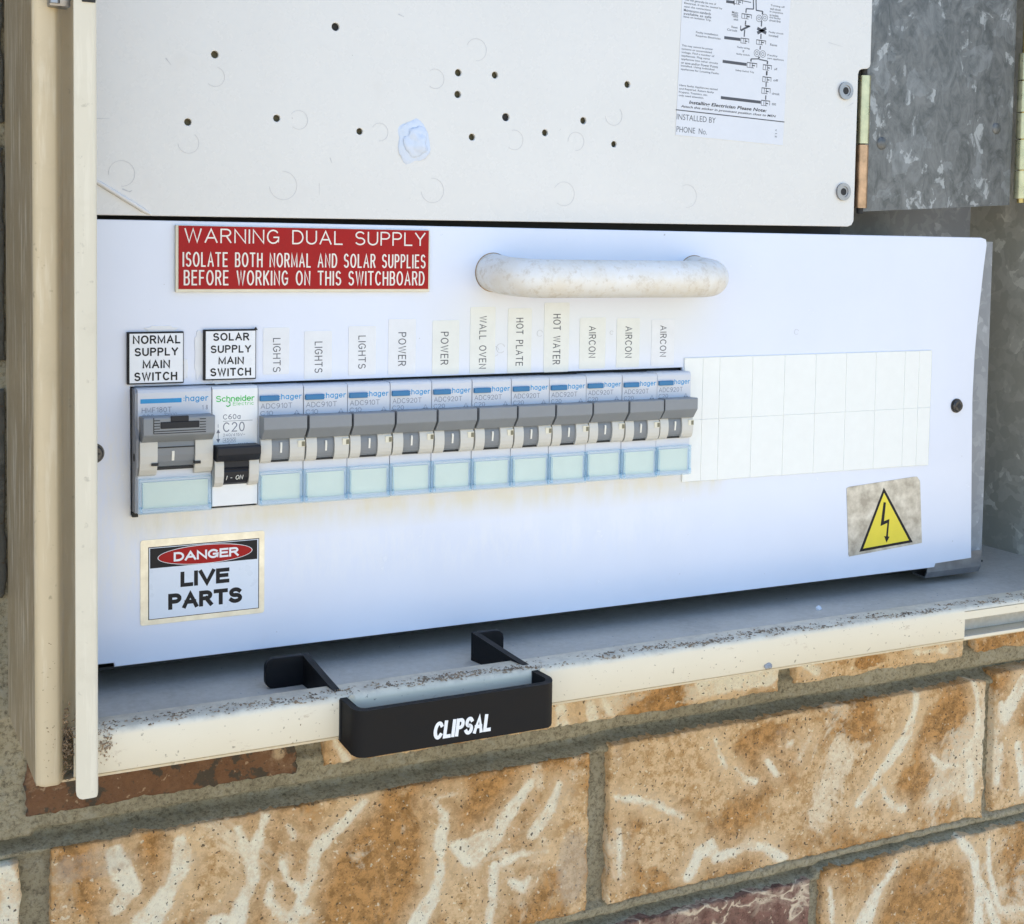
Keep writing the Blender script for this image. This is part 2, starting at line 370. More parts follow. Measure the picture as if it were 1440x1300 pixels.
def mat_lip():
    n = NT('dusty_cream_coat'); co = n.coord(world=True); X, Y, Z = n.sep(co)
    f = n.noise(co, 25, 5, .6); base = n.mix(f, (.76, .70, .56), (.70, .63, .48))
    g = n.node("ShaderNodeNewGeometry"); gz = n.sep(g.outputs['Normal'])[2]
    dust = n.ramp(n.noise(co, 150, 5, .7), [(.42, 0), (.66, 1)])
    mr = n.node("ShaderNodeMapRange"); mr.inputs[1].default_value = -.0850; mr.inputs[2].default_value = -.0825; n.L(Z, mr.inputs[0])
    base = n.mix(n.math('MULTIPLY', n.math('MULTIPLY', mr.outputs[0], dust), .55), base, (.36, .32, .26))
    sc = n.coord(scale=(1, 1, 2.2), world=True); s = n.noise(sc, 95, 6, .75)
    base = n.mix(n.math('MULTIPLY', n.ramp(s, [(.62, 0), (.70, 1)]), .45), base, (.38, .28, .18))
    s2 = n.noise(co, 520, 2, .5); base = n.mix(n.math('MULTIPLY', n.ramp(s2, [(.70, 0), (.76, 1)]), .6), base, (.10, .07, .04))
    n.col(base); n.rgh(.45); n.bump(s, .15, .0003); return n.m
M['lip'] = mat_lip()
def mat_galv(name, dark, light, scale=80, k=1., rough=.42, metal=.55, amount=1.):
    n = NT(name); co = n.coord(world=True)
    wv = n.node("ShaderNodeTexNoise", Scale=55., Detail=3); n.L(co, wv.inputs['Vector'])
    cc = n.node("ShaderNodeVectorMath", operation='MULTIPLY_ADD'); n.L(wv.outputs['Color'], cc.inputs[0]); cc.inputs[1].default_value = (.022, .022, .022); n.L(co, cc.inputs[2])
    v = n.node("ShaderNodeTexVoronoi", Scale=float(scale)); n.L(cc.outputs[0], v.inputs['Vector'])
    v2 = n.node("ShaderNodeTexVoronoi", Scale=scale*2.1); n.L(cc.outputs[0], v2.inputs['Vector'])
    c1 = n.sep(v.outputs['Color'])[0]; c2 = n.sep(v2.outputs['Color'])[1]; f = n.noise(co, 120, 5, .7, .8)
    a = n.math('MULTIPLY', c1, c2); m = n.ramp(n.math('ADD', n.math('MULTIPLY', a, .75), n.math('MULTIPLY', f, .45)), [(.30, 0), (.50, .25), (.74, .45), (.84, 1)])
    base = n.mix(n.math('MULTIPLY', m, amount), dark, light)
    n.col(base); n.b.inputs['Metallic'].default_value = metal; n.rgh(n.ramp(f, [(.3, rough-.08), (.7, rough+.12)])); n.bump(f, .12, .0003); return n.m
def mat_spangle():
    n = NT('spangled_zinc'); co = n.coord(world=True)
    wv = n.node("ShaderNodeTexNoise", Scale=60., Detail=4); n.L(co, wv.inputs['Vector'])
    cc = n.node("ShaderNodeVectorMath", operation='MULTIPLY_ADD'); n.L(wv.outputs['Color'], cc.inputs[0]); cc.inputs[1].default_value = (.030, .030, .030); n.L(co, cc.inputs[2])
    r1 = n.coord(scale=(1, 1, .55), world=True, rot=(0, .7, 0)); soft = n.noise(r1, 120, 6, .7, 1.5); fine = n.noise(co, 420, 4, .7)
    v = n.node("ShaderNodeTexVoronoi", Scale=90.); n.L(cc.outputs[0], v.inputs['Vector']); c1 = n.sep(v.outputs['Color'])[0]
    v2 = n.node("ShaderNodeTexVoronoi", Scale=150.); n.L(cc.outputs[0], v2.inputs['Vector']); c2 = n.sep(v2.outputs['Color'])[1]
    base = n.mix(n.ramp(soft, [(.36, 0), (.64, 1)]), (.085, .09, .088), (.20, .205, .20))
    base = n.mix(n.math('MULTIPLY', n.ramp(c1, [(.62, 0), (.86, .6)]), n.ramp(soft, [(.35, .25), (.65, 1)])), base, (.27, .285, .29))
    fl = n.math('MULTIPLY', n.ramp(c2, [(.80, 0), (.84, 1)]), n.ramp(soft, [(.48, 0), (.58, 1)]))
    base = n.mix(n.math('MULTIPLY', fl, .6), base, (.52, .54, .54)); base = n.mix(n.math('MULTIPLY', n.ramp(fine, [(.4, 0), (.7, 1)]), .15), base, (.30, .30, .29))
    n.col(base); n.b.inputs['Metallic'].default_value = .35; n.rgh(n.ramp(soft, [(.3, .38), (.7, .55)])); n.bump(soft, .1, .0003); return n.m
M['galv'] = mat_spangle()
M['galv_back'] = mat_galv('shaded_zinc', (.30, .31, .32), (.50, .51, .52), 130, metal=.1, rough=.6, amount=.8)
M['galv_wall'] = mat_galv('dull_zinc', (.40, .38, .31), (.80, .77, .66), 95, metal=0., rough=.65, amount=.7)
def mat_floor():
    n = NT('dusty_zinc'); co = n.coord(world=True); f = n.noise(co, 30, 6, .65); g = n.noise(co, 400, 4, .7)
    base = n.mix(n.ramp(f, [(.3, 0), (.7, 1)]), (.46, .42, .35), (.60, .55, .46)); base = n.mix(n.ramp(g, [(.35, 0), (.75, .6)]), base, (.66, .62, .56))
    n.col(base); n.rgh(.75); n.bump(g, .4, .0005); return n.m
M['floor'] = mat_floor()
M['black'] = plain('black_nylon', (.010, .010, .011), .5, bump=.12, bscale=1500, spec=.15)
M['black_breaker'] = plain('black_breaker_plastic', (.022, .023, .028), .45, bump=.05, spec=.25)
M['grey_toggle'] = plain('grey_toggle_plastic', (.235, .25, .265), .42, bump=.06, bscale=2500, var=.03)
M['grey_mid'] = plain('grey_tongue_plastic', (.21, .225, .24), .45, var=.03)
M['body'] = plain('pale_grey_plastic', (.62, .64, .68), .38, var=.02)
M['body_side'] = plain('grey_plastic', (.30, .31, .33), .5, var=.05)
M['nose'] = plain('ivory_plastic', (.61, .59, .53), .42, var=.02)
M['white'] = plain('white_plastic', (.82, .83, .82), .4, var=.02)
M['blank'] = plain('white_blank_plastic', (.84, .845, .80), .38, var=.015)
M['blue'] = plain('blue_print', (.015, .28, .58), .5)
M['blueclip'] = plain('blue_plastic', (.018, .17, .37), .35)
M['green'] = plain('green_print', (.05, .50, .10), .5)
M['greyink'] = plain('grey_print', (.17, .185, .23), .5)
M['tapeink'] = plain('tape_print', (.07, .075, .09), .5)
M['ink'] = plain('black_print', (.012, .012, .014), .5, spec=.25)
M['softink'] = plain('faded_print', (.10, .11, .125), .6)
M['engr_white'] = plain('engraved_white', (.82, .79, .70), .6)
M['red'] = plain('red_laminate', (.36, .010, .010), .45, spec=.2, var=.03)
M['laminate'] = plain('white_laminate', (.80, .82, .84), .3, var=.02)
M['ivory_edge'] = plain('ivory_edge', (.75, .70, .55), .5)
M['paper'] = plain('white_paper', (.70, .72, .76), .6, var=.02)
M['tape'] = plain('label_tape', (.76, .77, .78), .33, bump=.2, bscale=350, var=.03)
M['tape_yellow'] = plain('yellowed_label_tape', (.76, .765, .71), .33, bump=.15, bscale=300, var=.03)
M['greenpaper'] = plain('pale_green_card', (.70, .755, .64), .6, var=.02)
M['foil'] = plain('silver_foil', (.80, .76, .62), .33, metal=.35, bump=.6, bscale=260, var=.12)
M['foil2'] = plain('dull_silver_foil', (.47, .465, .43), .35, metal=.5, bump=.5, bscale=150, var=.35)
M['dangerwhite'] = plain('sticker_white', (.70, .76, .84), .3, var=.01)
M['yellow'] = plain('yellow_print', (.82, .66, .045), .4, var=.03)
M['steel'] = plain('dull_steel', (.32, .32, .33), .35, metal=.8, var=.15)
M['darksteel'] = plain('dark_screw_metal', (.09, .085, .08), .4, metal=.7, var=.3)
M['hole'] = plain('hole_backing', (.22, .20, .13), .8)
M['zinc_yellow'] = plain('yellow_passivated_zinc', (.50, .48, .31), .3, metal=.75, var=.2)
M['copper'] = plain('tarnished_copper_zinc', (.52, .33, .20), .35, metal=.75, var=.3)
M['brass'] = plain('brass', (.55, .42, .16), .35, metal=.8, var=.2)
M['dark'] = plain('dark_interior', (.03, .03, .03), .8)
M['mark'] = plain('pencil_mark', (.50, .50, .50), .7)
M['dirt'] = plain('brown_dirt', (.30, .21, .13), .9, var=.6)
M['dustgrey'] = plain('grey_grit', (.35, .36, .37), .9, var=.3)
def mat_handle():
    n = NT('grubby_white_coat'); co = n.coord(rnd=False); f = n.noise(co, 60, 6, .7); g = n.noise(co, 260, 5, .75)
    base = n.mix(n.ramp(f, [(.40, 0), (.70, .6)]), (.80, .79, .76), (.70, .62, .48))
    base = n.mix(n.math('MULTIPLY', n.ramp(g, [(.52, 0), (.68, 1)]), .6), base, (.55, .47, .36))
    n.col(base); n.rgh(n.ramp(g, [(.3, .3), (.7, .55)])); n.bump(g, .10, .0003); return n.m
M['grab'] = mat_handle()
def mat_blob():
    n = NT('pale_blue_putty'); n.col((.68, .75, .86)); n.rgh(.25); n.bump(n.noise(n.coord(), 200, 3, .5), .3, .0005); n.b.inputs['Alpha'].default_value = .9; return n.m
M['putty'] = mat_blob()
def mat_clear(name, c, a, tint=(1, 1, 1)):
    n = NT(name); tr = n.node("ShaderNodeBsdfTransparent"); tr.inputs[0].default_value = (*tint, 1); mx = n.node("ShaderNodeMixShader"); mx.inputs[0].default_value = a
    n.col(c); n.rgh(.18); n.L(tr.outputs[0], mx.inputs[1]); n.L(n.b.outputs[0], mx.inputs[2]); n.L(mx.outputs[0], n.N['Material Output'].inputs[0]); return n.m
M['clear'] = mat_clear('clear_blue_cover', (.60, .78, .90), .07, (.985, .995, 1))
M['bluefr'] = mat_clear('translucent_blue_plastic', (.42, .68, .88), .19, (.94, .98, 1))
def mat_mortar():
    n = NT('sandy_mortar'); co = n.coord(world=True); f = n.noise(co, 18, 6, .65); g = n.noise(co, 520, 8, .85); h = n.noise(co, 140, 8, .8)
    base = n.mix(n.ramp(f, [(.3, 0), (.7, 1)]), (.38, .33, .215), (.52, .46, .315)); base = n.mix(n.ramp(g, [(.40, .9), (.52, 0)]), base, (.15, .125, .075))
    base = n.mix(n.ramp(h, [(.52, 0), (.62, .55)]), base, (.52, .49, .38)); base = n.mix(n.ramp(h, [(.36, .5), (.45, 0)]), base, (.22, .19, .12))
    n.col(base); n.rgh(.95); n.bump(n.math('ADD', g, h), 1.0, .0017); return n.m
M['mortar'] = mat_mortar()
def mat_brick(name, ochre, pale, cream, painted, darkspk=.35, veinscale=9., red=False):
    n = NT(name); co = n.coord(rnd=True) if not painted else n.coord()
    f = n.noise(co, 30, 6, .7, .4); g = n.noise(co, 330, 5, .75); h = n.noise(co, 90, 5, .7)
    if painted:
        at = n.node("ShaderNodeAttribute"); at.attribute_name = 'pattern'; r_, g_, b_ = n.sep(at.outputs['Vector'])
        wob = n.math('ADD', n.math('MULTIPLY', n.math('SUBTRACT', n.noise(co, 130, 9, .82), .5), 6.5), n.math('MULTIPLY', n.math('SUBTRACT', n.noise(co, 55, 4, .6), .5), 5.5))
        mr = n.node("ShaderNodeMapRange"); n.L(n.math('ADD', r_, wob), mr.inputs[0]); mr.inputs[1].default_value = -1.0; mr.inputs[2].default_value = .6; vein = mr.outputs[0]
        mo = n.node("ShaderNodeMapRange"); n.L(n.math('ADD', n.math('ADD', g_, n.math('MULTIPLY', wob, .22)), n.math('MULTIPLY', n.math('SUBTRACT', h, .5), 2.2)), mo.inputs[0]); mo.inputs[1].default_value = -.22; mo.inputs[2].default_value = .30; oc = mo.outputs[0]
        halo = n.node("ShaderNodeMapRange"); n.L(n.math('ADD', r_, wob), halo.inputs[0]); halo.inputs[1].default_value = -9; halo.inputs[2].default_value = 0; halo = halo.outputs[0]
    else:
        d = n.node("ShaderNodeTexNoise", Scale=14., Detail=3); n.L(co, d.inputs['Vector'])
        cc = n.node("ShaderNodeVectorMath", operation='MULTIPLY_ADD'); n.L(d.outputs['Color'], cc.inputs[0]); cc.inputs[1].default_value = (.06, .06, .06); n.L(co, cc.inputs[2])
        v = n.node("ShaderNodeTexNoise", Scale=veinscale, Detail=3, Distortion=1.2); n.L(cc.outputs[0], v.inputs['Vector'])
        e = n.math('ABSOLUTE', n.math('SUBTRACT', v.outputs['Fac'], .52)); vein = n.ramp(n.math('ADD', e, n.math('MULTIPLY', g, .02)), [(.020, 1), (.034, 0)])
        oc = n.ramp(n.noise(cc.outputs[0], 16, 4, .6), [(.42, 0), (.56, 1)]); halo = n.ramp(e, [(.03, .8), (.09, 0)])
    k = n.noise(co, 240, 10, .82); k2 = n.noise(co, 750, 6, .8)
    pale2 = n.mix(n.ramp(k, [(.46, 0), (.56, .75)]), pale, ochre)
    och2 = n.mix(n.ramp(k, [(.44, 0), (.56, 1)]), tuple(c*.68 for c in ochre), tuple(min(1, c*1.30+.02) for c in ochre))
    base = n.mix(oc, pale2, och2); base = n.mix(n.math('MULTIPLY', n.ramp(f, [(.48, 0), (.68, 1)]), .25), base, tuple(c*.78 for c in ochre))
    base = n.mix(n.math('MULTIPLY', halo, .6), base, n.mix(n.ramp(k, [(.45, 0), (.6, .6)]), pale, cream)); cr2 = n.mix(n.ramp(k, [(.44, 0), (.62, .55)]), cream, tuple(c*.74 for c in cream)); base = n.mix(n.math('MULTIPLY', vein, n.ramp(n.noise(co, 70, 9, .8), [(.38, .25), (.50, .97)])), base, cr2)
    rg = n.math('ABSOLUTE', n.math('SUBTRACT', n.noise(co, 20, 5, .62, .9), .5)); blot = n.noise(co, 20, 3, .5)
    base = n.mix(n.math('MULTIPLY', n.ramp(rg, [(.0, .8), (.012, .6), (.030, 0)]), n.math('MULTIPLY', n.ramp(blot, [(.50, 0), (.62, 1)]), .15 if painted else .9)), base, cream)
    big = n.noise(co, 17, 7, .68, .5); base = n.mix(n.ramp(big, [(.55, 0), (.60, .55), (.72, .8)]), base, n.mix(n.ramp(k, [(.44, 0), (.6, .7)]), cream, pale))
    base = n.mix(n.math('MULTIPLY', n.ramp(n.noise(co, 45, 9, .8, .8), [(.56, 0), (.64, .5)]), n.ramp(blot, [(.40, 1), (.5, 0)])), base, pale)
    sp = n.noise(co, 560, 2, .5); base = n.mix(n.ramp(sp, [(.645, 0), (.67, .9)]), base, (.10, .065, .035))
    sp2 = n.noise(co, 430, 2, .5); base = n.mix(n.ramp(sp2, [(.68, 0), (.72, .45)]), base, tuple(min(1, c*1.1) for c in cream))
    cr = n.node("ShaderNodeTexVoronoi", Scale=38., feature='DISTANCE_TO_EDGE'); n.L(co, cr.inputs['Vector'])
    base = n.mix(n.math('MULTIPLY', n.ramp(k2, [(.40, 1), (.47, 0)]), .18), base, tuple(c*.5 for c in ochre))
    if red:
        bl = n.ramp(n.noise(co, 110, 5, .65), [(.53, 0), (.57, 1)]); base = n.mix(n.math('MULTIPLY', bl, .85), base, (.055, .05, .035))
    if painted:
        mm = n.node("ShaderNodeMapRange"); n.L(n.math('ADD', b_, n.math('MULTIPLY', n.math('SUBTRACT', g, .5), 1.2)), mm.inputs[0]); mm.inputs[1].default_value = .3; mm.inputs[2].default_value = .8
        base = n.mix(n.math('MULTIPLY', mm.outputs[0], .4), base, (.46, .42, .36))
    n.col(base); n.rgh(.85); n.bump(n.math('ADD', n.math('ADD', k, n.math('MULTIPLY', k2, .5)), n.math('MULTIPLY', h, .8)), 1.0, .0013); return n.m
OC, PA, CR = (.46, .235, .068), (.80, .57, .32), (.95, .88, .69)
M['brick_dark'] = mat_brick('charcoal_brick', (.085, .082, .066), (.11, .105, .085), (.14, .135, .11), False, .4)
M['brick'] = mat_brick('tan_brick', OC, PA, CR, True)
M['brick_red'] = mat_brick('dark_red_brick', (.15, .068, .028), (.20, .095, .042), (.55, .40, .24), True, .6, red=True)
M['brick_purple'] = mat_brick('purple_brown_brick', (.20, .095, .065), (.32, .19, .14), (.78, .64, .46), False, .5, veinscale=22.)
M['brick_plain'] = mat_brick('tan_brick_plain', OC, PA, CR, False)
def mat_ground():
    n = NT('sunlit_dry_ground'); co = n.coord(world=True); f = n.noise(co, 1.2, 6, .6); g = n.noise(co, 40, 4, .7)
    n.col(n.mix(n.ramp(f, [(.35, 0), (.7, 1)]), (.345, .29, .20), (.42, .355, .25))); n.rgh(.9); n.bump(g, .5, .01); return n.m
M['ground'] = mat_ground()

# ------------------------------------------------------------------ setting: ground
b = B(); t = bmesh.new(); bmesh.ops.create_grid(t, x_segments=20, y_segments=20, size=60000)
for v in t.verts: v.co.z = -1500
b.add(t); obj('ground', b, M['ground'], kind='structure')

# ------------------------------------------------------------------ brick wall
YB = 17.2
wall = thing('brick_wall', 'tan and white veined clay brick wall with grey mortar joints, around and below the metal box', 'wall', (0, 60, -1500))
BOX = (-41, -97, 496, 620)                   # x0,z0,x1,z1 of the opening for the meter box
b = B(); b.box(-3500, 4000, 75, 200, -1502, BOX[1]-3); b.box(-3500, 4000, 75, 200, BOX[3]+3, 1300)
b.box(-3500, -600, 30, 74.8, -1502, 1300); b.box(1150, 4000, 30, 74.8, -1502, 1300)
b.box(-3500, BOX[0], 75.2, 199, BOX[1]-2.9, BOX[3]+2.9); b.box(BOX[2], 4000, 75.2, 199, BOX[1]-2.9, BOX[3]+2.9)
b.box(-599, 1149, 40, 74.8, 640, 1299); b.box(-599, 1149, 40, 74.8, -1501, -790); 
obj('wall_core', b, M['mortar'], wall)
rowz = lambda k: -150.3-86*k                 # top of row k (row 0 is the big lit course)
# mortar face as a height field
def joint_y(x, z):
    n1 = noise.noise(Vector((x*.02, z*.02, 1))); n2 = noise.noise(Vector((x*.12, z*.12, 5))); n3 = noise.noise(Vector((x*.5, z*.5, 9)))
    k = math.floor((-150.3-z)/86.)          # row index whose top is above z
    d = (-150.3-86*k)-z                     # distance below the top of row k
    if d > 71.8: t = (d-71.8)/(9.1 if x > 334 else 11.6)                # inside the joint below row k : 0 top .. 1 bottom
    elif d < 2 and k == 0: t = 1.1
    else: t = None
    y = 22
    if k == -1 and z < -132: t = max(0, (-135.-z)/(13.6 if x > 208 else 15.2))
    if t is not None:
        y = 18.6+(0 if t < .45 else 10*min(1, (t-.45)/.25)**1.2)-(0 if t < .86 else 9.3*min(1, (t-.86)/.2))
    if z > -146 and x < -33: y = 19.5-1.2*n1
    return y+n1*1.2+n2*1.0+n3*.8
def mortar_grid(x0, x1, z0, z1, st, skip=None):
    nx = int((x1-x0)/st)+1; nz = int((z1-z0)/st)+1; V = []; Fc = []
    for j in range(nz):
        for i in range(nx):
            x = x0+(x1-x0)*i/(nx-1); z = z0+(z1-z0)*j/(nz-1); V.append((x, joint_y(x, z), z))
    for j in range(nz-1):
        for i in range(nx-1):
            a = j*nx+i; x, z = V[a][0], V[a][2]
            if skip and skip(x, z): continue
            Fc.append((a, a+1, a+nx+1, a+nx))
    return V, Fc
def mesh_obj(name, V, Fc, mat, parent, smooth=True):
    off = base_of(parent); me = bpy.data.meshes.new(name); me.from_pydata([((v[0]-off.x)*S, (v[1]-off.y)*S, (v[2]-off.z)*S) for v in V], [], Fc)
    if smooth: me.shade_smooth()
    return link(name, me, mat, parent)
V, Fc = mortar_grid(-84, 520, -330, -98.4, 1.4, lambda x, z: False)
mesh_obj('mortar', V, Fc, M['mortar'], wall)
V, Fc = mortar_grid(-62, -38, -98.4, 636, 3.0); mesh_obj('mortar', V, Fc, M['mortar'], wall)
V, Fc = mortar_grid(-600, 1150, -800, 640, 8., lambda x, z: (x > -80 and x < 508 and z < -108 and z > -326) or (x > -58 and x < 484 and z > -108 and z < 608))
mesh_obj('mortar', V, Fc, M['mortar'], wall)

def seg_dist(px, pz, a, c):
    ax, az = a[:2]; cx_, cz_ = c[:2]; dx, dz = cx_-ax, cz_-az; L2 = dx*dx+dz*dz or 1e-9
    t = max(0, min(1, ((px-ax)*dx+(pz-az)*dz)/L2)); return math.hypot(px-ax-t*dx, pz-az-t*dz), t
def brick_mesh(w_, h_, seed, veins=(), patches=(), greys=(), x0=0, ztop=0, st=2., rough=1., base_oc=-.1, y0=YB):
    """front face height field with worn arrises; local origin = top left front corner at (x0, ztop)"""
    nx = max(2, int(w_/st)); nz = max(2, int(h_/st)); V = []; Fc = []; pat = []
    def edge(v, L):  # distance to nearest end
        return min(v, L-v)
    xs = [0, .6, 1.4]+[2.6+(w_-5.2)*i/nx for i in range(nx+1)]+[w_-1.4, w_-.6, w_]
    zs = [0, .6, 1.4]+[2.6+(h_-5.2)*i/nz for i in range(nz+1)]+[h_-1.4, h_-.6, h_]
    for z in zs:
        for x in xs:
            wx, wz = x0+x, ztop-z
            e = min(edge(x, w_), edge(z, h_)); chip = noise.noise(Vector((wx*.11, wz*.11, seed)))*.9+noise.noise(Vector((wx*.4, wz*.4, seed+3)))*.6
            y = -.35*noise.noise(Vector((wx*.03, wz*.03, seed+9)))*2*rough - .25*noise.noise(Vector((wx*.2, wz*.2, seed)))
            r = 1.3+chip*1.1
            if e < r: y += (r-e)**2/(2*max(r, .4))*1.0
            jx = noise.noise(Vector((wz*.10, seed, 2)))*1.1+noise.noise(Vector((wz*.45, seed, 3)))*.9; jz = noise.noise(Vector((wx*.08, seed, 4)))*1.1+noise.noise(Vector((wx*.45, seed, 7)))*1.0
            V.append((wx+(jx if e < 3 else 0), y0+y, wz+(jz if e < 3 else 0)))
            vd = -9.
            for vn in veins:
                for a, c in zip(vn, vn[1:]):
                    d, t = seg_dist(wx, wz, a, c); wd = a[2]+(c[2]-a[2])*t
                    if wd/2-d > vd: vd = wd/2-d
            oc = base_oc+noise.noise(Vector((wx*.028, wz*.028, seed+20)))*1.5
            for (cx_, cz_, rx, rz, s_) in patches:
                q = 1-math.hypot((wx-cx_)/rx, (wz-cz_)/rz)
                if q > 0: oc += s_*min(1, q*3)
            gy = 0
            for (cx_, cz_, rx, rz, s_) in greys:
                q = 1-math.hypot((wx-cx_)/rx, (wz-cz_)/rz)
                if q > 0: gy += s_*min(1, q*2.5)
            pat.append((vd, oc, gy))
    NX = len(xs)
    for j in range(len(zs)-1):
        for i in range(NX-1): a = j*NX+i; Fc.append((a, a+NX, a+NX+1, a+1))
    # returns into the joints
    def skirt(idx):
        k0 = len(V)
        for i in idx: V.append((V[i][0], y0+30, V[i][2])); pat.append(pat[i])
        for q in range(len(idx)-1): Fc.append((idx[q], idx[q+1], k0+q+1, k0+q))
    NZ = len(zs); skirt(list(range(NX))); skirt([(NZ-1)*NX+i for i in range(NX)][::-1]); skirt([j*NX for j in range(NZ)][::-1]); skirt([j*NX+NX-1 for j in range(NZ)])
    return V, Fc, pat
def brick_obj(x0, x1, ztop, zbot, seed, mat, **kw):
    V, Fc, pat = brick_mesh(x1-x0, ztop-zbot, seed, x0=x0, ztop=ztop, **kw)
    o = mesh_obj('brick', V, Fc, mat, wall)
    at = o.data.attributes.new('pattern', 'FLOAT_VECTOR', 'POINT'); at.data.foreach_set('vector', [c for p_ in pat for c in p_]); return o
brick_obj(-27.2, 202.9, -150.8, -223, 1, M['brick'], veins=[[(-4.6, -155.5, 4.6), (-0.4, -166.6, 7.9), (2.3, -171.3, 6.6), (-3.8, -177.9, 2.6)],
  [(20.4, -155.2, 3.0), (21.5, -164.8, 6.6), (17.6, -171.7, 5.2), (13.6, -178.7, 7.9), (7.4, -186.4, 9.8)],
  [(53.9, -152.8, 2.0), (51.0, -161.0, 3.3), (48.2, -167.7, 3.9), (45.6, -162.3, 2.3), (43.5, -155.6, 1.6)],
  [(48.2, -167.7, 3.9), (49.1, -178.0, 4.6), (44.8, -185.3, 4.6), (42.8, -194.1, 5.2), (33.5, -192.1, 5.2)],
  [(96.1, -153.8, 2.6), (84.5, -163.4, 3.3), (74.9, -170.8, 3.3), (76.1, -168.7, 3.0), (73.2, -182.0, 4.3), (69.6, -188.1, 3.3), (66.1, -199.2, 4.6)],
  [(61.3, -172.6, 1.3), (63.1, -180.0, 2.0), (69.0, -185.9, 2.6)],
  [(56.3, -180.4, 3.3), (55.8, -188.2, 3.6), (62.3, -195.4, 4.6), (71.2, -195.0, 3.3)],
  [(127.1, -159.2, 1.6), (132.7, -165.8, 3.3), (130.5, -174.1, 5.2), (131.3, -184.8, 3.9), (130.5, -193.3, 3.3), (126.6, -201.2, 5.2), (119.9, -211.5, 7.2)],
  [(172.7, -159.6, 5.2), (163.5, -170.0, 6.6), (156.4, -179.8, 7.9), (144.7, -185.1, 13.1), (135.9, -180.0, 3.9)],
  [(156.0, -193.0, 2.6), (155.5, -205.0, 3.3), (153.3, -218.2, 4.6)],
  [(161.5, -191.9, 3.3), (169.8, -190.0, 1.6), (182.1, -191.4, 1.3)],
  [(187.6, -162.1, 3.3), (182.8, -172.5, 5.2), (174.5, -181.6, 5.2)],
  [(63.5, -157.5, 1.3), (65.6, -162.6, 2.0)],
  [(136.9, -157.8, 1.3), (123.8, -156.8, 1.0)],
  [(164.7, -201.5, 2.0), (170.0, -205.7, 2.6), (173.5, -201.6, 1.6)]], patches=[(-8.5, -169.1, 10.0, 15.6, 0.5), (12.7, -163.6, 10.7, 15.6, 0.9), (62.1, -163.1, 16.1, 7.8, 0.9), (50.5, -187.1, 6.4, 5.6, 0.8), (67.3, -190.0, 3.6, 3.1, 0.8), (98.6, -179.0, 26.8, 23.4, 1.0), (105.1, -198.5, 16.1, 12.5, 0.9), (147.1, -169.6, 16.1, 14.1, 0.9), (177.0, -204.0, 16.1, 10.9, 0.7), (83.3, -193.9, 10.7, 9.4, 0.9), (33.4, -172.0, 14.3, 18.8, -0.8), (140.9, -202.9, 10.7, 15.6, -0.9)], greys=[(-11.1, -159.0, 21.4, 7.8, 0.6), (194.9, -201.0, 10.7, 23.4, 0.8), (-22.7, -169.0, 5.0, 18.8, 0.4), (190.6, -167.7, 10.7, 7.8, 0.4)], base_oc=0.15, st=1.6)
brick_obj(213.6, 443.4, -148.6, -222.2, 2, M['brick'], veins=[[(394.7, -149.1, 3.3), (393.7, -158.2, 4.6), (389.0, -170.1, 5.9), (378.7, -182.1, 6.6), (367.0, -192.7, 4.6), (357.2, -200.9, 2.6)],
  [(434.4, -149.6, 2.6), (438.2, -164.6, 3.3), (438.8, -177.6, 3.3), (427.2, -187.3, 2.3)],
  [(434.0, -192.6, 5.9), (433.8, -210.5, 5.2)],
  [(405.9, -183.1, 1.3), (415.0, -191.0, 2.6), (424.4, -191.8, 2.3)],
  [(373.5, -193.8, 1.6), (376.1, -200.5, 2.6), (382.5, -206.8, 3.9), (389.2, -208.4, 2.3)],
  [(404.1, -208.0, 2.0), (410.3, -204.9, 3.9)],
  [(270.3, -153.8, 1.6), (273.3, -162.1, 2.0), (277.6, -169.0, 1.6)],
  [(282.1, -169.0, 1.3), (289.4, -177.2, 2.3)],
  [(327.2, -161.8, 1.6), (321.0, -171.5, 1.0)],
  [(301.7, -169.8, 2.3), (307.5, -177.4, 1.6)],
  [(317.7, -162.1, 1.6), (313.4, -164.3, 2.0)],
  [(257.3, -217.5, 5.2), (263.4, -207.7, 4.6), (269.8, -206.5, 5.9), (273.6, -211.7, 3.3), (282.2, -211.3, 2.6), (290.4, -208.7, 4.6), (301.4, -211.9, 5.2), (313.2, -220.9, 3.9)],
  [(216.8, -172.9, 3.3), (229.7, -176.2, 2.3), (241.3, -180.9, 2.6), (253.3, -188.8, 1.6)],
  [(218.6, -187.5, 2.0), (219.9, -209.3, 2.6)],
  [(294.4, -178.7, 2.0), (289.4, -176.1, 1.3)]], patches=[(298.1, -163.6, 22.1, 15.0, 1.0), (413.5, -179.8, 21.4, 23.4, 1.1), (286.5, -216.3, 17.1, 6.9, 1.3), (397.3, -196.0, 17.9, 10.9, 0.6), (229.4, -164.5, 14.3, 12.5, -0.4), (345.7, -183.7, 25.0, 21.9, -0.5), (238.0, -199.4, 17.9, 12.5, -0.7), (311.8, -217.0, 14.3, 6.2, 0.5), (253.2, -183.6, 7.1, 4.7, 0.8), (431.9, -201.8, 7.1, 18.8, -1.2)], greys=[(309.8, -156.7, 5.7, 3.8, 0.5), (217.8, -152.7, 4.3, 9.4, 0.5)], base_oc=-0.15, st=1.6)
brick_obj(450.2, 680, -146.2, -221, 3, M['brick'], veins=[[(470.6, -153.6, 9.8), (463.2, -162.3, 8.5), (456.9, -171.1, 6.6), (454.4, -163.0, 3.3)],
  [(468.2, -188.3, 5.2), (473.7, -212.7, 6.6)],
  [(453.5, -205.4, 2.6), (455.6, -186.4, 2.0)]], patches=[(456.2, -198.1, 5.0, 18.8, 0.8)], greys=[], base_oc=-0.3, st=2.0)
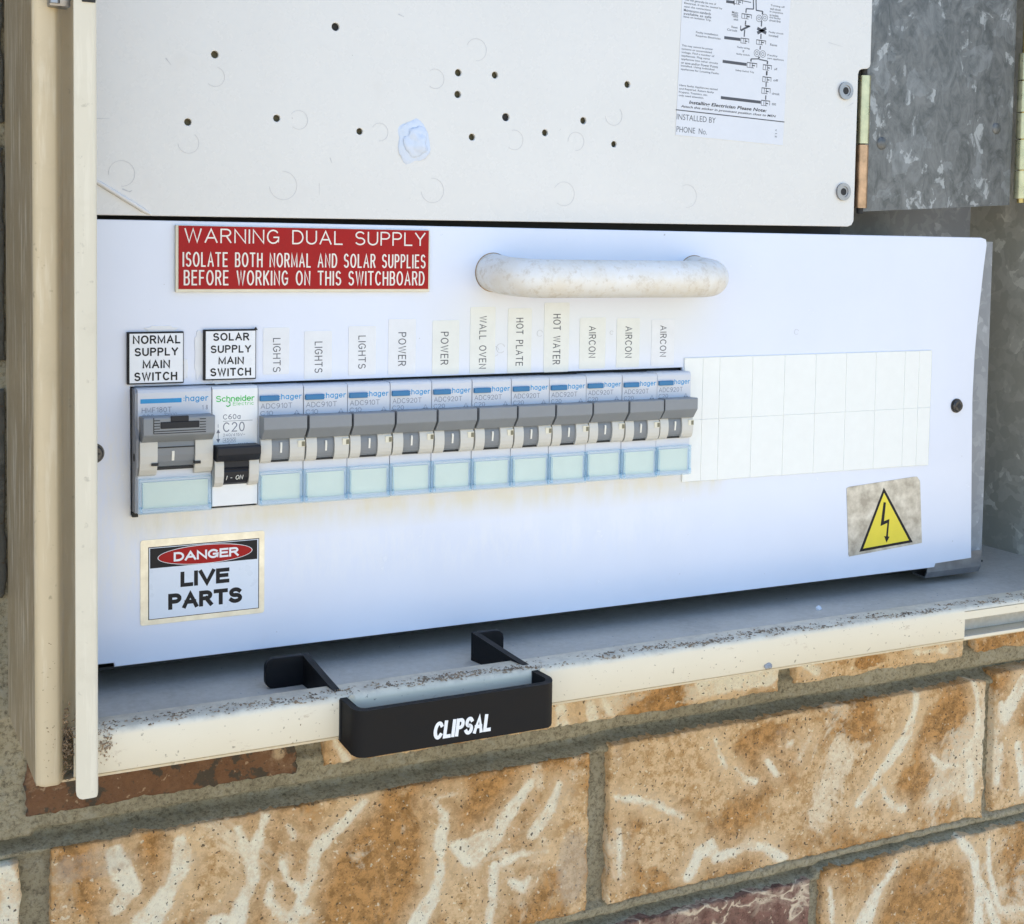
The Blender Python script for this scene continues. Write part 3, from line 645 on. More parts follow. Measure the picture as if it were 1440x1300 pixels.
brick_obj(-267, -38.2, -153.6, -229, 4, M['brick'], veins=[[(-45.0, -152.3, 6.6), (-40.2, -165.3, 8.5), (-42.7, -176.9, 7.9)]], patches=[], greys=[], base_oc=-0.5, st=2.0)
brick_obj(-35.6, 67.1, -101, -136.6, 5, M['brick_red'], veins=[[(60.4, -124.9, 1.3), (59.5, -127.7, 3.9)]], patches=[], greys=[], base_oc=0.2, st=2.0)
brick_obj(78.6, 307, -100.5, -136.0, 6, M['brick'], veins=[[(82.7, -125.4, 1.3), (88.9, -136.8, 2.0)],
  [(188.0, -128.7, 5.2), (188.9, -138.5, 5.2)],
  [(209.8, -126.9, 2.6), (214.4, -135.8, 2.0)],
  [(267.4, -124.8, 16.4), (300.2, -124.0, 16.4)],
  [(202.4, -127.5, 3.3), (204.5, -137.6, 3.9)]], patches=[(236.2, -130.6, 25.0, 9.4, 1.3), (82.7, -131.3, 14.3, 9.4, 1.0), (283.6, -125.3, 25.0, 9.4, -1.5), (195.3, -133.0, 10.7, 9.4, -1.0)], greys=[], base_oc=-0.1, st=2.0)
brick_obj(317.2, 426, -100.5, -134.2, 7, M['brick'], veins=[[(317.2, -122.6, 1.3), (330.4, -129.6, 3.3)],
  [(391.9, -127.6, 2.0), (413.7, -129.2, 2.6)]], patches=[(364.0, -128.5, 13.6, 5.0, 1.6), (334.8, -128.4, 10.7, 6.2, -1.0)], greys=[(418.6, -129.8, 5.4, 6.2, 0.5)], base_oc=-0.4, st=2.0)
brick_obj(434.8, 665, -100.5, -133, 8, M['brick'], veins=[], patches=[], greys=[], base_oc=-0.1, st=2.0)
brick_obj(337.6, 568, -231.6, -307, 9, M['brick'], veins=[[(428.3, -231.8, 3.3), (439.0, -243.4, 5.9), (444.2, -266.6, 5.9), (443.9, -282.2, 7.2)],
  [(449.4, -237.3, 3.3), (450.2, -253.4, 2.3), (459.1, -277.2, 2.6), (477.2, -279.9, 2.6)],
  [(385.6, -235.7, 1.6), (373.0, -249.2, 6.6), (363.4, -264.6, 9.8)],
  [(342.5, -241.1, 2.0), (345.0, -260.6, 2.0)],
  [(444.8, -258.2, 3.3), (456.4, -284.1, 6.6)]], patches=[(404.8, -257.7, 25.0, 25.0, 1.2), (476.6, -268.6, 14.3, 18.8, 1.0), (354.8, -243.6, 10.7, 15.6, -0.6), (379.4, -222.6, 21.4, 4.7, -0.6)], greys=[], base_oc=0.1, st=2.0)
brick_obj(-142, 88.5, -235.5, -310, 11, M['brick'], veins=[], patches=[], greys=[], base_oc=-0.1, st=2.0)
brick_obj(98, 329.6, -234, -309, 10, M['brick_purple'], veins=[], patches=[], greys=[], base_oc=-0.1, st=2.0)

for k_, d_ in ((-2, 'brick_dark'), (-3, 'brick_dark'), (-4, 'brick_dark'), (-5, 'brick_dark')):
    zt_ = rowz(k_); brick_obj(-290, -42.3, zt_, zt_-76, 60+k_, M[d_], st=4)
far = []
def far_brick(x0, x1, ztop, zbot, seed=None):
    key = (round(x1-x0), round(ztop-zbot)); src = next((m for k_, m in far if k_ == key), None)
    if src is None:
        V, Fc, pat = brick_mesh(x1-x0, ztop-zbot, 40+len(far), x0=0, ztop=0, st=12, y0=0)
        src = bpy.data.meshes.new('brick'); src.from_pydata([(a*S, c*S, d*S) for a, c, d in V], [], Fc); src.shade_smooth(); src.materials.append(M['brick_plain']); far.append((key, src))
    o = bpy.data.objects.new('brick', src); COL.objects.link(o); o.parent = wall; o.location = (Vector((x0, YB, ztop))-Vector((0, 60, -1500)))*S
near_rects = [(-38, -182, 475, -100)]
for k in range(-9, 8):
    zt = rowz(k); zb_ = zt-76; sh = -27.2 if k % 2 == 0 else 96.8-240
    for i in range(-3, 6):
        a = sh+240*i; c = a+230
        if c < -590 or a > 1140: continue
        if k == 0 and -30 < a < 480: continue
        if k == 0 and c < 0 and c > -60: continue
        if k == 1 and c > 80 and a < 480: continue
        if k == -1 and a < 530 and c > -60 : continue
        if zb_ < BOX[3]+12 and zt > BOX[1]-12:       # beside the box: cut to length
            if -6 < k < -1 and a < -50 and c > -300: continue
            if a < -50 and c > -60: c = -61
            elif a > -62 and a < 504 and c > 504: a = 504
            elif a > -62 and c < 506: continue
            if c-a < 20 or (a > -62 and a < 504): continue
            if zb_ < BOX[3]+12 and zt > BOX[3] and False: continue
        far_brick(a, c, zt, zb_)

# ------------------------------------------------------------------ meter box (cabinet)
box = thing('meter_box', 'cream painted sheet steel meter box built into the brick wall, open at the front', 'meter box', (240, 10, -97))
# left side wall + front column, one folded sheet seen in plan (x,y)
def fold(path, thick, z0, z1): return B().sheet(path, thick, z0, z1, 'Z')
cz0 = -97.3
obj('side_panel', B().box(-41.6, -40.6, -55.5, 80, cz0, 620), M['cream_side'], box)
arc = [(-41.9+2.6*(1-math.cos(t)), -55.4-2.6*math.sin(t)) for t in [math.radians(a) for a in range(0, 91, 15)]]
path = arc+[(-35.6, -58.0), (-34.9, -57.6), (-34.2, -56.6), (-33.2, -53.5), (-32.2, -50.5), (-28, -47.5)]
colm = B()
t = bmesh.new(); zz = [cz0+.0, cz0+.5, cz0+1.5, 620]
rows = []
for z in zz:
    s_ = {0: .9, 1: .4, 2: 0, 3: 0}[zz.index(z)]
    rows.append([t.verts.new((x+(s_ if i < 6 else 0), y+s_*.6, z)) for i, (x, y) in enumerate(path)])
for A, C in zip(rows, rows[1:]):
    for i in range(len(path)-1): t.faces.new((A[i], A[i+1], C[i+1], C[i]))
bmesh.ops.recalc_face_normals(t, faces=t.faces[:]); r_ = bmesh.ops.extrude_face_region(t, geom=t.faces[:])
for v in [g_ for g_ in r_['geom'] if isinstance(g_, bmesh.types.BMVert)]: v.co += Vector((.5, 1.0, 0))
colm.add(t); obj('front_frame', colm, M['cream'], box, smooth=True)
# the floor pan, back, right wall, roof
obj('base_pan', B().box(-40.5, 482.5, -42, 80, -90.2, -89), M['floor'], box)
obj('back_panel', B().box(-40.5, 486, 80, 81.2, -96.2, 619), M['galv_back'], box)
obj('side_panel', B().box(482.6, 483.8, -54.9, 80, -96.2, 619), M['galv_wall'], box, label='inner right side wall of mottled zinc sheet')
obj('roof_panel', B().box(-41, 495, -62, 81, 620.2, 621.4), M['cream'], box)
obj('front_frame', B().box(483.9, 495, -58, -56, -97, 620), M['cream'], box, label='right front edge of the box')
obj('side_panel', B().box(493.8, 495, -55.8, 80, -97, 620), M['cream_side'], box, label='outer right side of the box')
obj('base_plate', B().box(-40.4, 493.5, -54, 79, -98.0, -97.2), M['cream'], box)
# bottom sill: folded hem, section in (y,z)
def hem(r): return [(-55+r*(1-math.cos(t)), -82.5-r+r*math.sin(t)) for t in [math.radians(a) for a in range(0, 91, 15)]]
sill = B()
sill.sheet([(-53, -97.0), (-54.6, -96.8), (-55, -96.2)]+hem(2.4)+[(-42, -82.6), (-41.2, -83.2), (-41, -84), (-41, -89.1)], -.9, -30, 354)
sill.sheet(hem(2.4)[1:]+[(-42, -82.6), (-41.2, -83.2), (-41, -84), (-41, -89.1)], -.9, 354, 482.5)
sill.box(354, 482.5, -55, -54.1, -88.0, -84.6); sill.box(354, 482.5, -55, -54.0, -97.2, -96.0); sill.box(354, 482.5, -54.05, -44, -97.1, -96.4)
obj('sill', sill, M['lip'], box, smooth=True)
b = B(); b.box(354.2, 482.5, -46, -45.2, -96.2, -83.6); b.box(353.4, 354.2, -54, -45, -96.2, -84)
obj('latch_recess', b, M['floor'], box)
# narrow cream strip standing in front at the left
b = B(); prof = [(-31.0, -66.0)]+[(-26.0+2.0*math.sin(t), -66+2.0*(1-math.cos(t))) for t in [math.radians(a) for a in range(0, 91, 15)]]+[(-24.0, -49), (-24.8, -49), (-24.8, -63), (-26, -65.0), (-31.0, -65.0)]
zb0 = -98.3; t = bmesh.new(); rows = []
for z, ins in ((zb0-1.6, 2.0), (zb0-1.2, 1.0), (zb0-.3, .25), (zb0+1.2, 0), (152.5, 0), (620, 0)):
    rows.append([t.verts.new((min(max(x, -31+ins), -24-ins*.3), y, z)) for x, y in prof])
for A, C in zip(rows, rows[1:]):
    for i in range(len(prof)): j = (i+1) % len(prof); t.faces.new((A[i], A[j], C[j], C[i]))
t.faces.new(rows[0]); b.add(t); obj('door_edge_strip', b, M['cream_edge'], box, smooth=True)
b = B(); b.box(-28.6, -24.6, -66.4, -65.9, 148.6, 156, .2); obj('latch_slot', b, M['dark'], box)
b = B(); b.box(-27.6, -25.6, -67.2, -66.3, 149.4, 156, .3); obj('latch_tongue', b, M['brass'], box)
b = B(); b.box(-37.6, -31.2, -62, -56, 147.2, 170, .6); b.cyl((-36, -62), 1.6, 148, 170, axis='Z'); obj('hinge', b, M['steel'], box, smooth=True)
# mounting tray behind the lower cover
tray = B(); tray.box(396, 428, 9, 10.2, -83, 82); tray.box(427, 428, 10.2, 62, -83, 82)
obj('tray_flange', tray, M['galv_back'], box)
b = B(); b.box(-30, 332, 12, 13, -77, 320); b.box(332, 426, 12, 13, -77, 79); b.box(-30, 426, 6, 70, -81.6, -80.6); obj('partition_shade_plate', b, M['dark'], box)  # lowest box: black plate added to keep the gap under the cover dark
b = B(); b.sheet([(12, -80.5), (11, -84), (3, -84.5), (2, -82), (2, -74)], .8, 384, 420); obj('tray_foot', b, M['steel'], box)

# ------------------------------------------------------------------ lower cover panel
cov = thing('switchboard_cover', 'glossy white switchboard cover panel with a wide cut-out for the row of breakers', 'panel', (190, 0, -79))
edge = [(412.1, -77.3), (412.4, -20), (412.0, 10), (412.0, 20), (411.8, 31), (412.2, 48), (412.6, 66), (413.2, 82), (412.6, 83.4)]
outl = [(-30, -77.3), (-7.5, -77.6), (-7.3, -79.1), (387.6, -79.5), (388.2, -77.7)]+[(412.06, -77.05)]+[(410.03, -24.65), (409.14, 3.99), (409.54, 25.33), (410.68, 41.28), (411.99, 53.67), (413.60, 69.59), (415.00, 80.21), (414.38, 83.02)]+[(411, 83.9), (-30, 83.4)]
cut = [(-1.4, -23.6), (236.2, -22.4), (236.2, 23.9), (-1.6, 23.2)]
cover = plate([outl, cut[::-1]], 0, 1.6, .35)
obj('cover_sheet', cover, M['panel'], cov)
b = B(); b.box(-29, 405, 1.7, 14, 82.2, 83.2); obj('top_return', b, M['panel'], cov)
b = B(); b.box(-20, 262, 3.5, 11.5, -30, 30); obj('breaker_recess', b, M['dark'], cov)
# grab handle
R_ = 7.7; hp = []
def arcpts(cx_, cy_, r, a0, a1, n=8): return [(cx_+r*math.cos(math.radians(a0+(a1-a0)*i/n)), cy_+r*math.sin(math.radians(a0+(a1-a0)*i/n)), 64) for i in range(n+1)]
hp = [(143, 1, 64), (143, -5, 64)]+arcpts(156, -9, 13, 180, 270)+[(180, -22, 64), (205, -22, 64)]+arcpts(228, -9, 13, 270, 360)+[(241, -5, 64), (241, 1, 64)]
hp = [(x, y, 65.3+y*.085) for x, y, z in hp]
obj('grab_handle', B().tube(hp, R_, 28), M['grab'], cov, smooth=True)
for x in (143, 241): obj('handle_seam', B().ring((x, 65.3), R_+.12, .45, -.12, 0, 40), M['dirt'], cov)
def screw(x, z, r, parent, y=0., washer=True, mat='darksteel', m2='steel'):
    b = B()
    if washer: b.cyl((x, z), r*1.18, y-.5, y+.3, 28)
    o = None
    b.cyl((x, z), r, y-1.4, y-.4, 28, r2=r); b.cyl((x, z), r*.8, y-2.1, y-1.4, 28, r2=r*1.0)
    s_ = obj('screw', b, M[m2], parent)
    k = B(); k.cyl((x, z), r*.42, y-2.25, y-2.08, 12); k.box(x-r*.62, x+r*.62, y-2.24, y-2.07, z-.25, z+.25); k.box(x-.25, x+.25, y-2.24, y-2.07, z-r*.62, z+r*.62)
    obj('screw_recess', k, M['dark'], s_); return s_
screw(398.2, .6, 3.0, cov, m2='darksteel'); screw(-14.4, -.3, 3.1, cov, m2='darksteel')

# blanking strip: a backing with nine columns of two snap-out cells each
bl = thing('blanking_strip', 'white plastic blanking strip clipped in right of the breakers, with small unused pole covers', 'blanking strip', (308, 0, 0))
b = plate([[(236.9, 24.0), (236.9, 28.0), (380.6, 28.4), (380.6, -27.8), (236.9, -26.8), (236.9, -22.6), (236.9, 0)]], -.55, -.02, .1); obj('backing', b, M['blank'], bl)
xs = [236.9, 246.6, 255.65, 273.65, 291.65, 309.65, 327.65, 345.65, 363.65, 372.6, 380.6]
for i, (a, c) in enumerate(zip(xs, xs[1:])):
    for z0, z1 in ((-27.0-.09*i, .485), (.515, 28.0+.04*i)):
        obj('blank_cell', B().box(a+.025, c-.025, -.64, -.5, z0, z1, .22, 2), M['blank'], bl)

# ------------------------------------------------------------------ signs and labels on the cover
s = thing('warning_sign', 'red engraved plate with white lettering reading WARNING DUAL SUPPLY, top left of the white cover', 'sign', (64, 0, 57))
obj('plate', B().box(14.3, 114.4, -1.6, -.03, 57.5, 81.9, .15, 1), M['ivory_edge'], s)
obj('red_face', B().box(15.3, 113.7, -1.9, -1.55, 58.6, 81.7), M['red'], s)
stext('lettering', [("WARNING DUAL SUPPLY", (17.34, 75.54, 112.28, 80.89), -1.9)], M['engr_white'], s, wd=.11)
stext('lettering', [("ISOLATE BOTH NORMAL AND SOLAR SUPPLIES", (16.71, 66.76, 112.40, 72.22), -1.9), ("BEFORE WORKING ON THIS SWITCHBOARD", (17.13, 59.97, 112.04, 65.59), -1.9)], M['engr_white'], s, wd=.115, gap=.22)
def switch_plate(x0, x1, z0, z1, lines, label, curl=0):
    s = thing('switch_label', label, 'label', ((x0+x1)/2, 0, z0))
    obj('plate', B().box(x0, x1, -1.5, -.03, z0, z1, .12, 1), M['ink'], s)
    obj('white_face', B().box(x0+.75, x1-.35, -1.75, -1.45, z0+.5, z1-.6), M['laminate'], s)
    stext('lettering', [(l, r, -1.75) for l, r in lines], M['ink'], s, wd=.22, jitter=.035 if 'SOLAR' in label else .01, gap=.2); return s
def c1(x0, y0, y1, x1): return None
switch_plate(-2.9, 17.3, 24.15, 43.1, [("NORMAL", (-1.02, 38.75, 16.07, 41.88)), ("SUPPLY", (-0.32, 34.34, 15.22, 37.40)), ("MAIN", (2.45, 29.79, 12.27, 32.91)), ("SWITCH", (-0.45, 25.31, 14.87, 28.50))],
    'white plate with black border reading NORMAL SUPPLY MAIN SWITCH, above the widest breaker')
o = switch_plate(24.6, 44.3, 24.8, 43.6, [("SOLAR", (28.08, 39.36, 41.59, 42.36)), ("SUPPLY", (27.17, 34.84, 42.32, 37.79)), ("MAIN", (30.01, 30.50, 39.58, 33.51)), ("SWITCH", (27.06, 26.16, 42.36, 29.31))],
    'white plate with black border reading SOLAR SUPPLY MAIN SWITCH, above the green-lettered breaker')
b = B(); b.prism([(43.3, 43.3), (44.9, 43.2), (44.2, 44.4)], -1.6, -1.1, 'Y'); obj('lifted_corner', b, M['ink'], o)
# glue residue round the two plates
for rect, nm in (((4, 42.6, 15, 45.2), 0), ((17, 25.5, 19.2, 33), 1), ((21.6, 26, 24.9, 43), 2), ((28, 23.2, 36, 25.2), 3)):
    x0, z0, x1, z1 = rect; P = []
    for i in range(26):
        a = 2*math.pi*i/26; k = 1+.22*noise.noise(Vector((math.cos(a)*2, math.sin(a)*2, nm*5)))+.12*math.sin(7*a+nm)
        P.append(((x0+x1)/2+(x1-x0)/2*k*math.copysign(abs(math.cos(a))**.6, math.cos(a)), (z0+z1)/2+(z1-z0)/2*k*math.copysign(abs(math.sin(a))**.6, math.sin(a))))
    b = plate([P], -.25, -.02, .08); obj('glue_residue', b, M['tape'], cov)
TG = 'printed tape labels above the breakers'
TAPES = [
  ('LIGHTS', (47.39, 26.24, 57.56, 44.00), (51.19, 27.04, 54.17, 39.97), 0, 'leftmost LIGHTS tape label, right beside the SOLAR SUPPLY plate'),
  ('LIGHTS', (63.52, 24.13, 74.54, 42.43), (67.59, 26.30, 70.74, 38.33), 0, 'middle LIGHTS tape label, the lowest placed of the three'),
  ('LIGHTS', (81.25, 24.98, 92.60, 44.11), (85.28, 27.41, 88.35, 40.34), 0, 'rightmost LIGHTS tape label, next to a POWER label'),
  ('POWER', (97.74, 24.78, 109.38, 46.70), (101.94, 28.03, 105.24, 41.40), 0, 'left POWER tape label, directly right of a LIGHTS label'),
  ('POWER', (116.57, 24.23, 128.25, 45.93), (120.15, 28.01, 123.54, 41.33), 1, 'right POWER tape label, directly left of WALL OVEN'),
  ('WALL OVEN', (133.10, 24.04, 144.39, 51.23), (137.17, 26.00, 140.42, 47.51), 1, 'yellowed tape label reading WALL OVEN, just below the left end of the grab handle'),
  ('HOT PLATE', (150.14, 23.84, 161.07, 50.54), (153.89, 26.67, 157.22, 46.58), 1, 'yellowed tape label reading HOT PLATE'),
  ('HOT WATER', (166.96, 23.66, 178.82, 52.79), (171.18, 26.84, 174.72, 48.04), 1, 'yellowed tape label reading HOT WATER, tallest of the tape labels'),
  ('AIRCON', (183.97, 24.69, 196.58, 46.39), (188.39, 29.28, 191.78, 42.79), 1, 'leftmost AIRCON tape label, next to HOT WATER'),
  ('AIRCON', (202.11, 24.81, 213.63, 45.91), (206.37, 28.86, 209.78, 42.44), 1, 'middle AIRCON tape label, between the two others'),
  ('AIRCON', (219.69, 24.96, 231.52, 45.11), (224.05, 28.91, 227.32, 42.59), 0, 'rightmost AIRCON tape label, last before the blanking strip'),
]
for (body, r1, r2, ye, lab) in TAPES:
    s = thing('tape_label', lab, 'label', ((r1[0]+r1[2])/2, 0, r1[1]), TG)
    b = plate([rrect(r1[0], r1[1], r1[2], r1[3], .5, 2)], -.16, -.02, 0); obj('tape', b, M['tape_yellow' if ye else 'tape'], s)
    stext('lettering', [(body, r2, -.17, True)], M['tapeink'], s, wd=.12, thick=.03)
# peeled dabs of old glue between labels
for (x, z, r) in (((161.25, 43.36)[0]-17, 33, 2.0), ((146.99, 34.19)[0], (146.99, 34.19)[1], 1.9), ((164.97, 40.06)[0], (164.97, 40.06)[1], 1.3), ((199.59, 39.83)[0], (199.59, 39.83)[1], .8), ((298.23, 38.68)[0], (298.23, 38.68)[1], 1.2)):
    obj('glue_dab', B().ring((x, z), r, .12, -.10, 0, 20, .3, 5.6), M['mark'], cov)

# danger sticker
s = thing('danger_sticker', 'silver bordered DANGER LIVE PARTS sticker with red oval, under the widest breaker', 'sticker', (25, 0, -65))
P = rrect(1.90, -65.00, 48.30, -33.30, 1.0)
obj('foil', plate([P], -.22, -.02, .05), M['foil'], s)
obj('outline', B().box(4.74, 46.21, -.26, -.2, -63.09, -36.05), M['ink'], s)
obj('white_ground', B().box(5.04, 45.91, -.30, -.2, -62.84, -36.35), M['dangerwhite'], s)
obj('black_band', B().box(5.40, 45.44, -.34, -.2, -43.97, -36.59), M['ink'], s)
E = [(25.83+17.73*math.cos(2*math.pi*i/48), -40.32+3.63*math.sin(2*math.pi*i/48)) for i in range(48)]
obj('oval_rim', plate([E], -.38, -.2), M['laminate'], s)
E = [(25.83+17.48*math.cos(2*math.pi*i/48), -40.32+3.41*math.sin(2*math.pi*i/48)) for i in range(48)]
obj('red_oval', plate([E], -.42, -.2), M['red'], s)
stext('lettering', [('DANGER', (13.96, -42.10, 38.27, -38.68), -.42)], M['laminate'], s, wd=.28, thick=.04, block=True, gap=.08)
stext('lettering', [('LIVE', (16.48, -51.95, 34.77, -46.24), -.30), ('PARTS', (11.99, -60.04, 39.66, -54.10), -.30)], M['ink'], s, wd=.34, thick=.04, block=True, gap=.10)

# lightning sticker
s = thing('lightning_sticker', 'dull silver sticker with a yellow lightning triangle, lower right of the white cover', 'sticker', (354, 0, -68))
obj('foil', plate([[(332.75, -68.16), (333.29, -69.14), (378.68, -66.44), (376.21, -36.45), (375.98, -35.41), (374.12, -33.31), (371.63, -33.23), (331.74, -35.53), (330.35, -36.10)]], -.22, -.02, .05), M['foil2'], s)
obj('black_triangle', plate([[(353.21, -37.30), (339.30, -67.41), (372.68, -65.58)]], -.28, -.2), M['ink'], s)
obj('yellow_triangle', plate([[(353.41, -39.93), (341.54, -66.00), (370.15, -64.41)]], -.33, -.25), M['yellow'], s)
obj('bolt', plate([[(353.25, -44.36), (351.82, -55.91), (356.09, -54.69), (355.50, -61.20), (354.28, -61.03), (355.88, -64.28), (357.68, -61.59), (356.63, -61.36), (357.23, -52.89), (353.89, -53.71), (354.73, -44.67)]], -.38, -.3), M['ink'], s)


# ------------------------------------------------------------------ circuit breakers
def adc(idx, model, amp, x0, label):
    t = thing('circuit_breaker', label, 'circuit breaker', (x0, 0, 0), 'slim single pole breakers with grey toggles')
    L_, R2 = x0+.12, x0+17.43
    prof = [(3, 22.5), (-4.6, 22.5), (-5.6, 22.1), (-6, 21.2), (-6, -22.3), (3, -22.3)]
    obj('body', B().prism(prof, L_, R2, 'X', .12, 1), M['body'], t)
    # nose: two ears with a curved section
    ear = [(-5.8, 3.4)]+[(-6-3.0*math.cos(math.radians(a))**.8, -1.0+5.2*math.sin(math.radians(a))-(.2 if a < 0 else 0)) for a in (52, 35, 18, 0, -18, -36, -54, -70, -84)]+[(-5.8, -6.3)]
    for a, c in ((x0+.35, x0+4.5), (x0+11.5, x0+17.2)): obj('nose', B().prism(ear, a, c, 'X'), M['nose'], t)
    tg = [(-5.8, 3.5)]+[(-6-2.2*math.cos(math.radians(a))**.8, -1.0+4.6*math.sin(math.radians(a))) for a in (52, 30, 10, -10, -30, -50, -66)]+[(-5.8, -5.4)]
    tn = obj('tongue', B().prism(tg, x0+4.6, x0+11.4, 'X'), M['grey_mid'], t)
    b = B(); b.prism([(-8.25, .6), (-8.1, 1.4), (-8.55, 1.3), (-8.7, .4), (-8.3, -2.6), (-7.9, -2.6)], x0+7.9, x0+8.6, 'X'); obj('on_mark', b, M['engr_white'], tn)
    obj('tongue_gap', B().box(x0+4.5, x0+11.5, -6.8, -5.9, -6.2, -5.5), M['dark'], t)
    b = B(); b.box(x0+14.6, x0+17.3, -9.12, -8, -.6, 1.8); nb = obj('stop_notch', b, M['ivory_edge'], t)
    b = B(); b.box(x0+16.0, x0+17.2, -9.2, -9.0, -.4, 1.4); obj('stop_pin', b, M['hole'], nb)
    tp = [(-5.9, 11.5), (-12.0, 11.7), (-12.3, 11.4), (-12.3, 6.9), (-12.0, 6.4), (-9.2, 2.9), (-8.8, 2.7), (-5.9, 2.7)]
    obj('toggle', B().prism(tp, x0+.45, x0+17.1, 'X', .18, 2), M['grey_toggle'], t)
    obj('marker_clip', B().box(x0+.55, x0+7.9, -7.1, -5.9, 16.9, 18.9, .15, 1), M['blueclip'], t)
    stext('brand_print', [(":hager", (x0+8.2, 16.7, x0+16.9, 19.4), -6)], M['blue'], t, wd=.17, thick=.04, gap=.13)
    stext('rating_print', [(model, (x0+1., 13.95, x0+13.2, 15.9), -6), (amp, (x0+.9, 11.4, x0+5.7, 13.1), -6), ("6000", (x0+1, 10.2, x0+4.6, 10.9), -6)], M['greyink'], t, wd=.10, thick=.04)
    b = B(); b.ring((x0+14.2, 11.1), .55, .18, -6.05, -5.95, 12); b.ring((x0+15.6, 11.1), .55, .18, -6.05, -5.95, 12); b.ring((x0+14.9, 12.2), .8, .18, -6.05, -5.95, 3, math.pi/2, math.pi/2+2*math.pi); obj('symbol_print', b, M['greyink'], t)
    cover_window(t, x0, 17.5, x0+1.2, x0+16.1)
    return t
def cover_window(t, x0, w_, cx0, cx1):
    obj('card', B().box(cx0, cx1, -6.5, -5.95, -20.5, -11.0), M['greenpaper'], t)
    wdw = obj('window', B().box(x0+.35, x0+w_-.35, -7.5, -7.1, -20.2, -9.7, .1, 1), M['clear'], t)
    b = B(); b.box(x0+.2, x0+.55, -7.7, -5.9, -20.2, -9.6); b.box(x0+w_-.55, x0+w_-.2, -7.7, -5.9, -20.2, -9.6); b.box(x0+.75, x0+w_-.75, -7.7, -5.9, -9.9, -9.55)
    b.box(cx0-.25, cx0, -7.72, -7.4, -20.2, -11.2); b.box(cx1, cx1+.25, -7.72, -7.4, -20.2, -11.2)
    obj('window_frame', b, M['bluefr'], wdw)
    b = B(); b.box(x0+.2, x0+w_-.2, -8.0, -5.9, -22.4, -20.2, .25, 2); obj('window_lip', b, M['bluefr'], wdw)
    b = B(); b.box(x0+.3, x0+1.3, -8.3, -7.4, -21.6, -19.6, .2, 1); b.box(x0+w_-1.4, x0+w_-.3, -8.3, -7.4, -21.6, -19.6, .2, 1); b.box(x0+3, x0+w_-3.2, -8.12, -7.9, -21.0, -20.85); obj('window_latch', b, M['bluefr'], wdw)
P_ = 17.55; X0 = 43.85
names = ['leftmost slim grey-toggle breaker, below the leftmost LIGHTS label, beside green lettering', 'slim breaker below the middle LIGHTS label', 'slim breaker below the rightmost LIGHTS label',
 'slim breaker below the left POWER label', 'slim breaker below the right POWER label', 'slim breaker below the WALL OVEN label', 'slim breaker below the HOT PLATE label', 'slim breaker below the HOT WATER label',
 'slim breaker below the leftmost AIRCON label', 'slim breaker below the middle AIRCON label', 'rightmost slim breaker in the row, beside the blanking strip']
p1 = adc(0, "ADC910T", "C10", X0, names[0]); p2 = adc(3, "ADC920T", "C20", X0+3*P_, names[3])
for i in range(11):
    if i in (0, 3): continue
    c = copy_tree(p1 if i < 3 else p2); c.location = Vector((X0+i*P_, random.uniform(-.25, .2), random.uniform(-.15, .12)))*S; c['label'] = names[i]

# wide main switch
t = thing('circuit_breaker', 'widest breaker at the left end of the row, with a big grey latched toggle', 'circuit breaker', (0, 0, 0))
prof = [(3, 22.9), (-4.4, 22.9), (-5.5, 22.4), (-6, 21.4), (-6, -22.3), (3, -22.3)]
obj('body', B().prism(prof, -.2, 26.4, 'X', .12, 1), M['body'], t)
b = B(); b.prism([(3, 22.7), (-4.5, 22.7), (-5.7, 21.2), (-5.7, 9), (-8.2, 5), (-8.2, -5), (-5.9, -9), (-5.9, -22.0), (3, -22.6)], -1.0, -.15, 'X'); sd = obj('side_shell', b, M['body_side'], t)
b = B(); b.cyl((-3.8, -2), 1.5, -1.08, -.9, 20, 'X'); obj('rivet_hole', b, M['dark'], sd)
ear = [(-5.8, 4.6), (-9.0, 4.4), (-9.6, 3.9), (-9.7, -1), (-9.3, -3.8), (-8.6, -6.2), (-7.4, -8.0), (-5.8, -8.8)]
obj('nose', B().prism(ear, -.1, 6.2, 'X', .15, 1), M['nose'], t); obj('nose', B().prism(ear, 19.6, 26.2, 'X', .15, 1), M['nose'], t)
tg = [(-5.8, 5), (-8.6, 4.4), (-8.9, 2), (-8.8, -1), (-8.2, -3.4), (-7.2, -5.2), (-5.8, -5.6)]
tn = obj('tongue', B().prism(tg, 6.3, 19.5, 'X'), M['grey_mid'], t)
b = B(); b.prism([(-8.8, .4), (-9.1, .4), (-9.05, -1.2), (-8.45, -3.2), (-8.2, -3.0)], 11.4, 12.3, 'X'); obj('on_mark', b, M['engr_white'], tn)
obj('tongue_ridge', B().box(6.3, 19.5, -9.15, -8.6, 1.6, 2.0), M['dark'], tn)
b = B(); b.box(6.0, 20.0, -6.9, -5.8, -6.6, -5.6); b.box(4.0, 6.4, -9.9, -8, -4.6, -3.6); b.box(19.3, 21.6, -9.9, -8, -4.6, -3.6); obj('tongue_gap', b, M['dark'], t)
tp = [(-5.9, 13.2), (-12.8, 13.4), (-13.2, 12.9), (-13.2, 6.9), (-12.6, 6.2), (-9.6, 4.0), (-5.9, 4.0)]
tog = obj('toggle', B().prism(tp, .35, 26.0, 'X', .5, 3), M['grey_toggle'], t, smooth=False)
obj('latch', B().box(6.4, 20.2, -13.55, -12.6, 9.2, 11.6, .15, 1).box(10.0, 16.4, -13.55, -12.6, 11.6, 13.6, .15, 1), M['black_breaker'], tog)
b = B()
for z in (12.2, 11.2, 10.2, 9.2, 8.3, 7.5):
    if z > 9: b.box(4.1, 6.2, -13.33, -13.1, z-.12, z+.12); b.box(20.4, 22.6, -13.33, -13.1, z-.12, z+.12)
    else: b.box(4.1, 22.6, -13.33, -13.1, z-.12, z+.12)
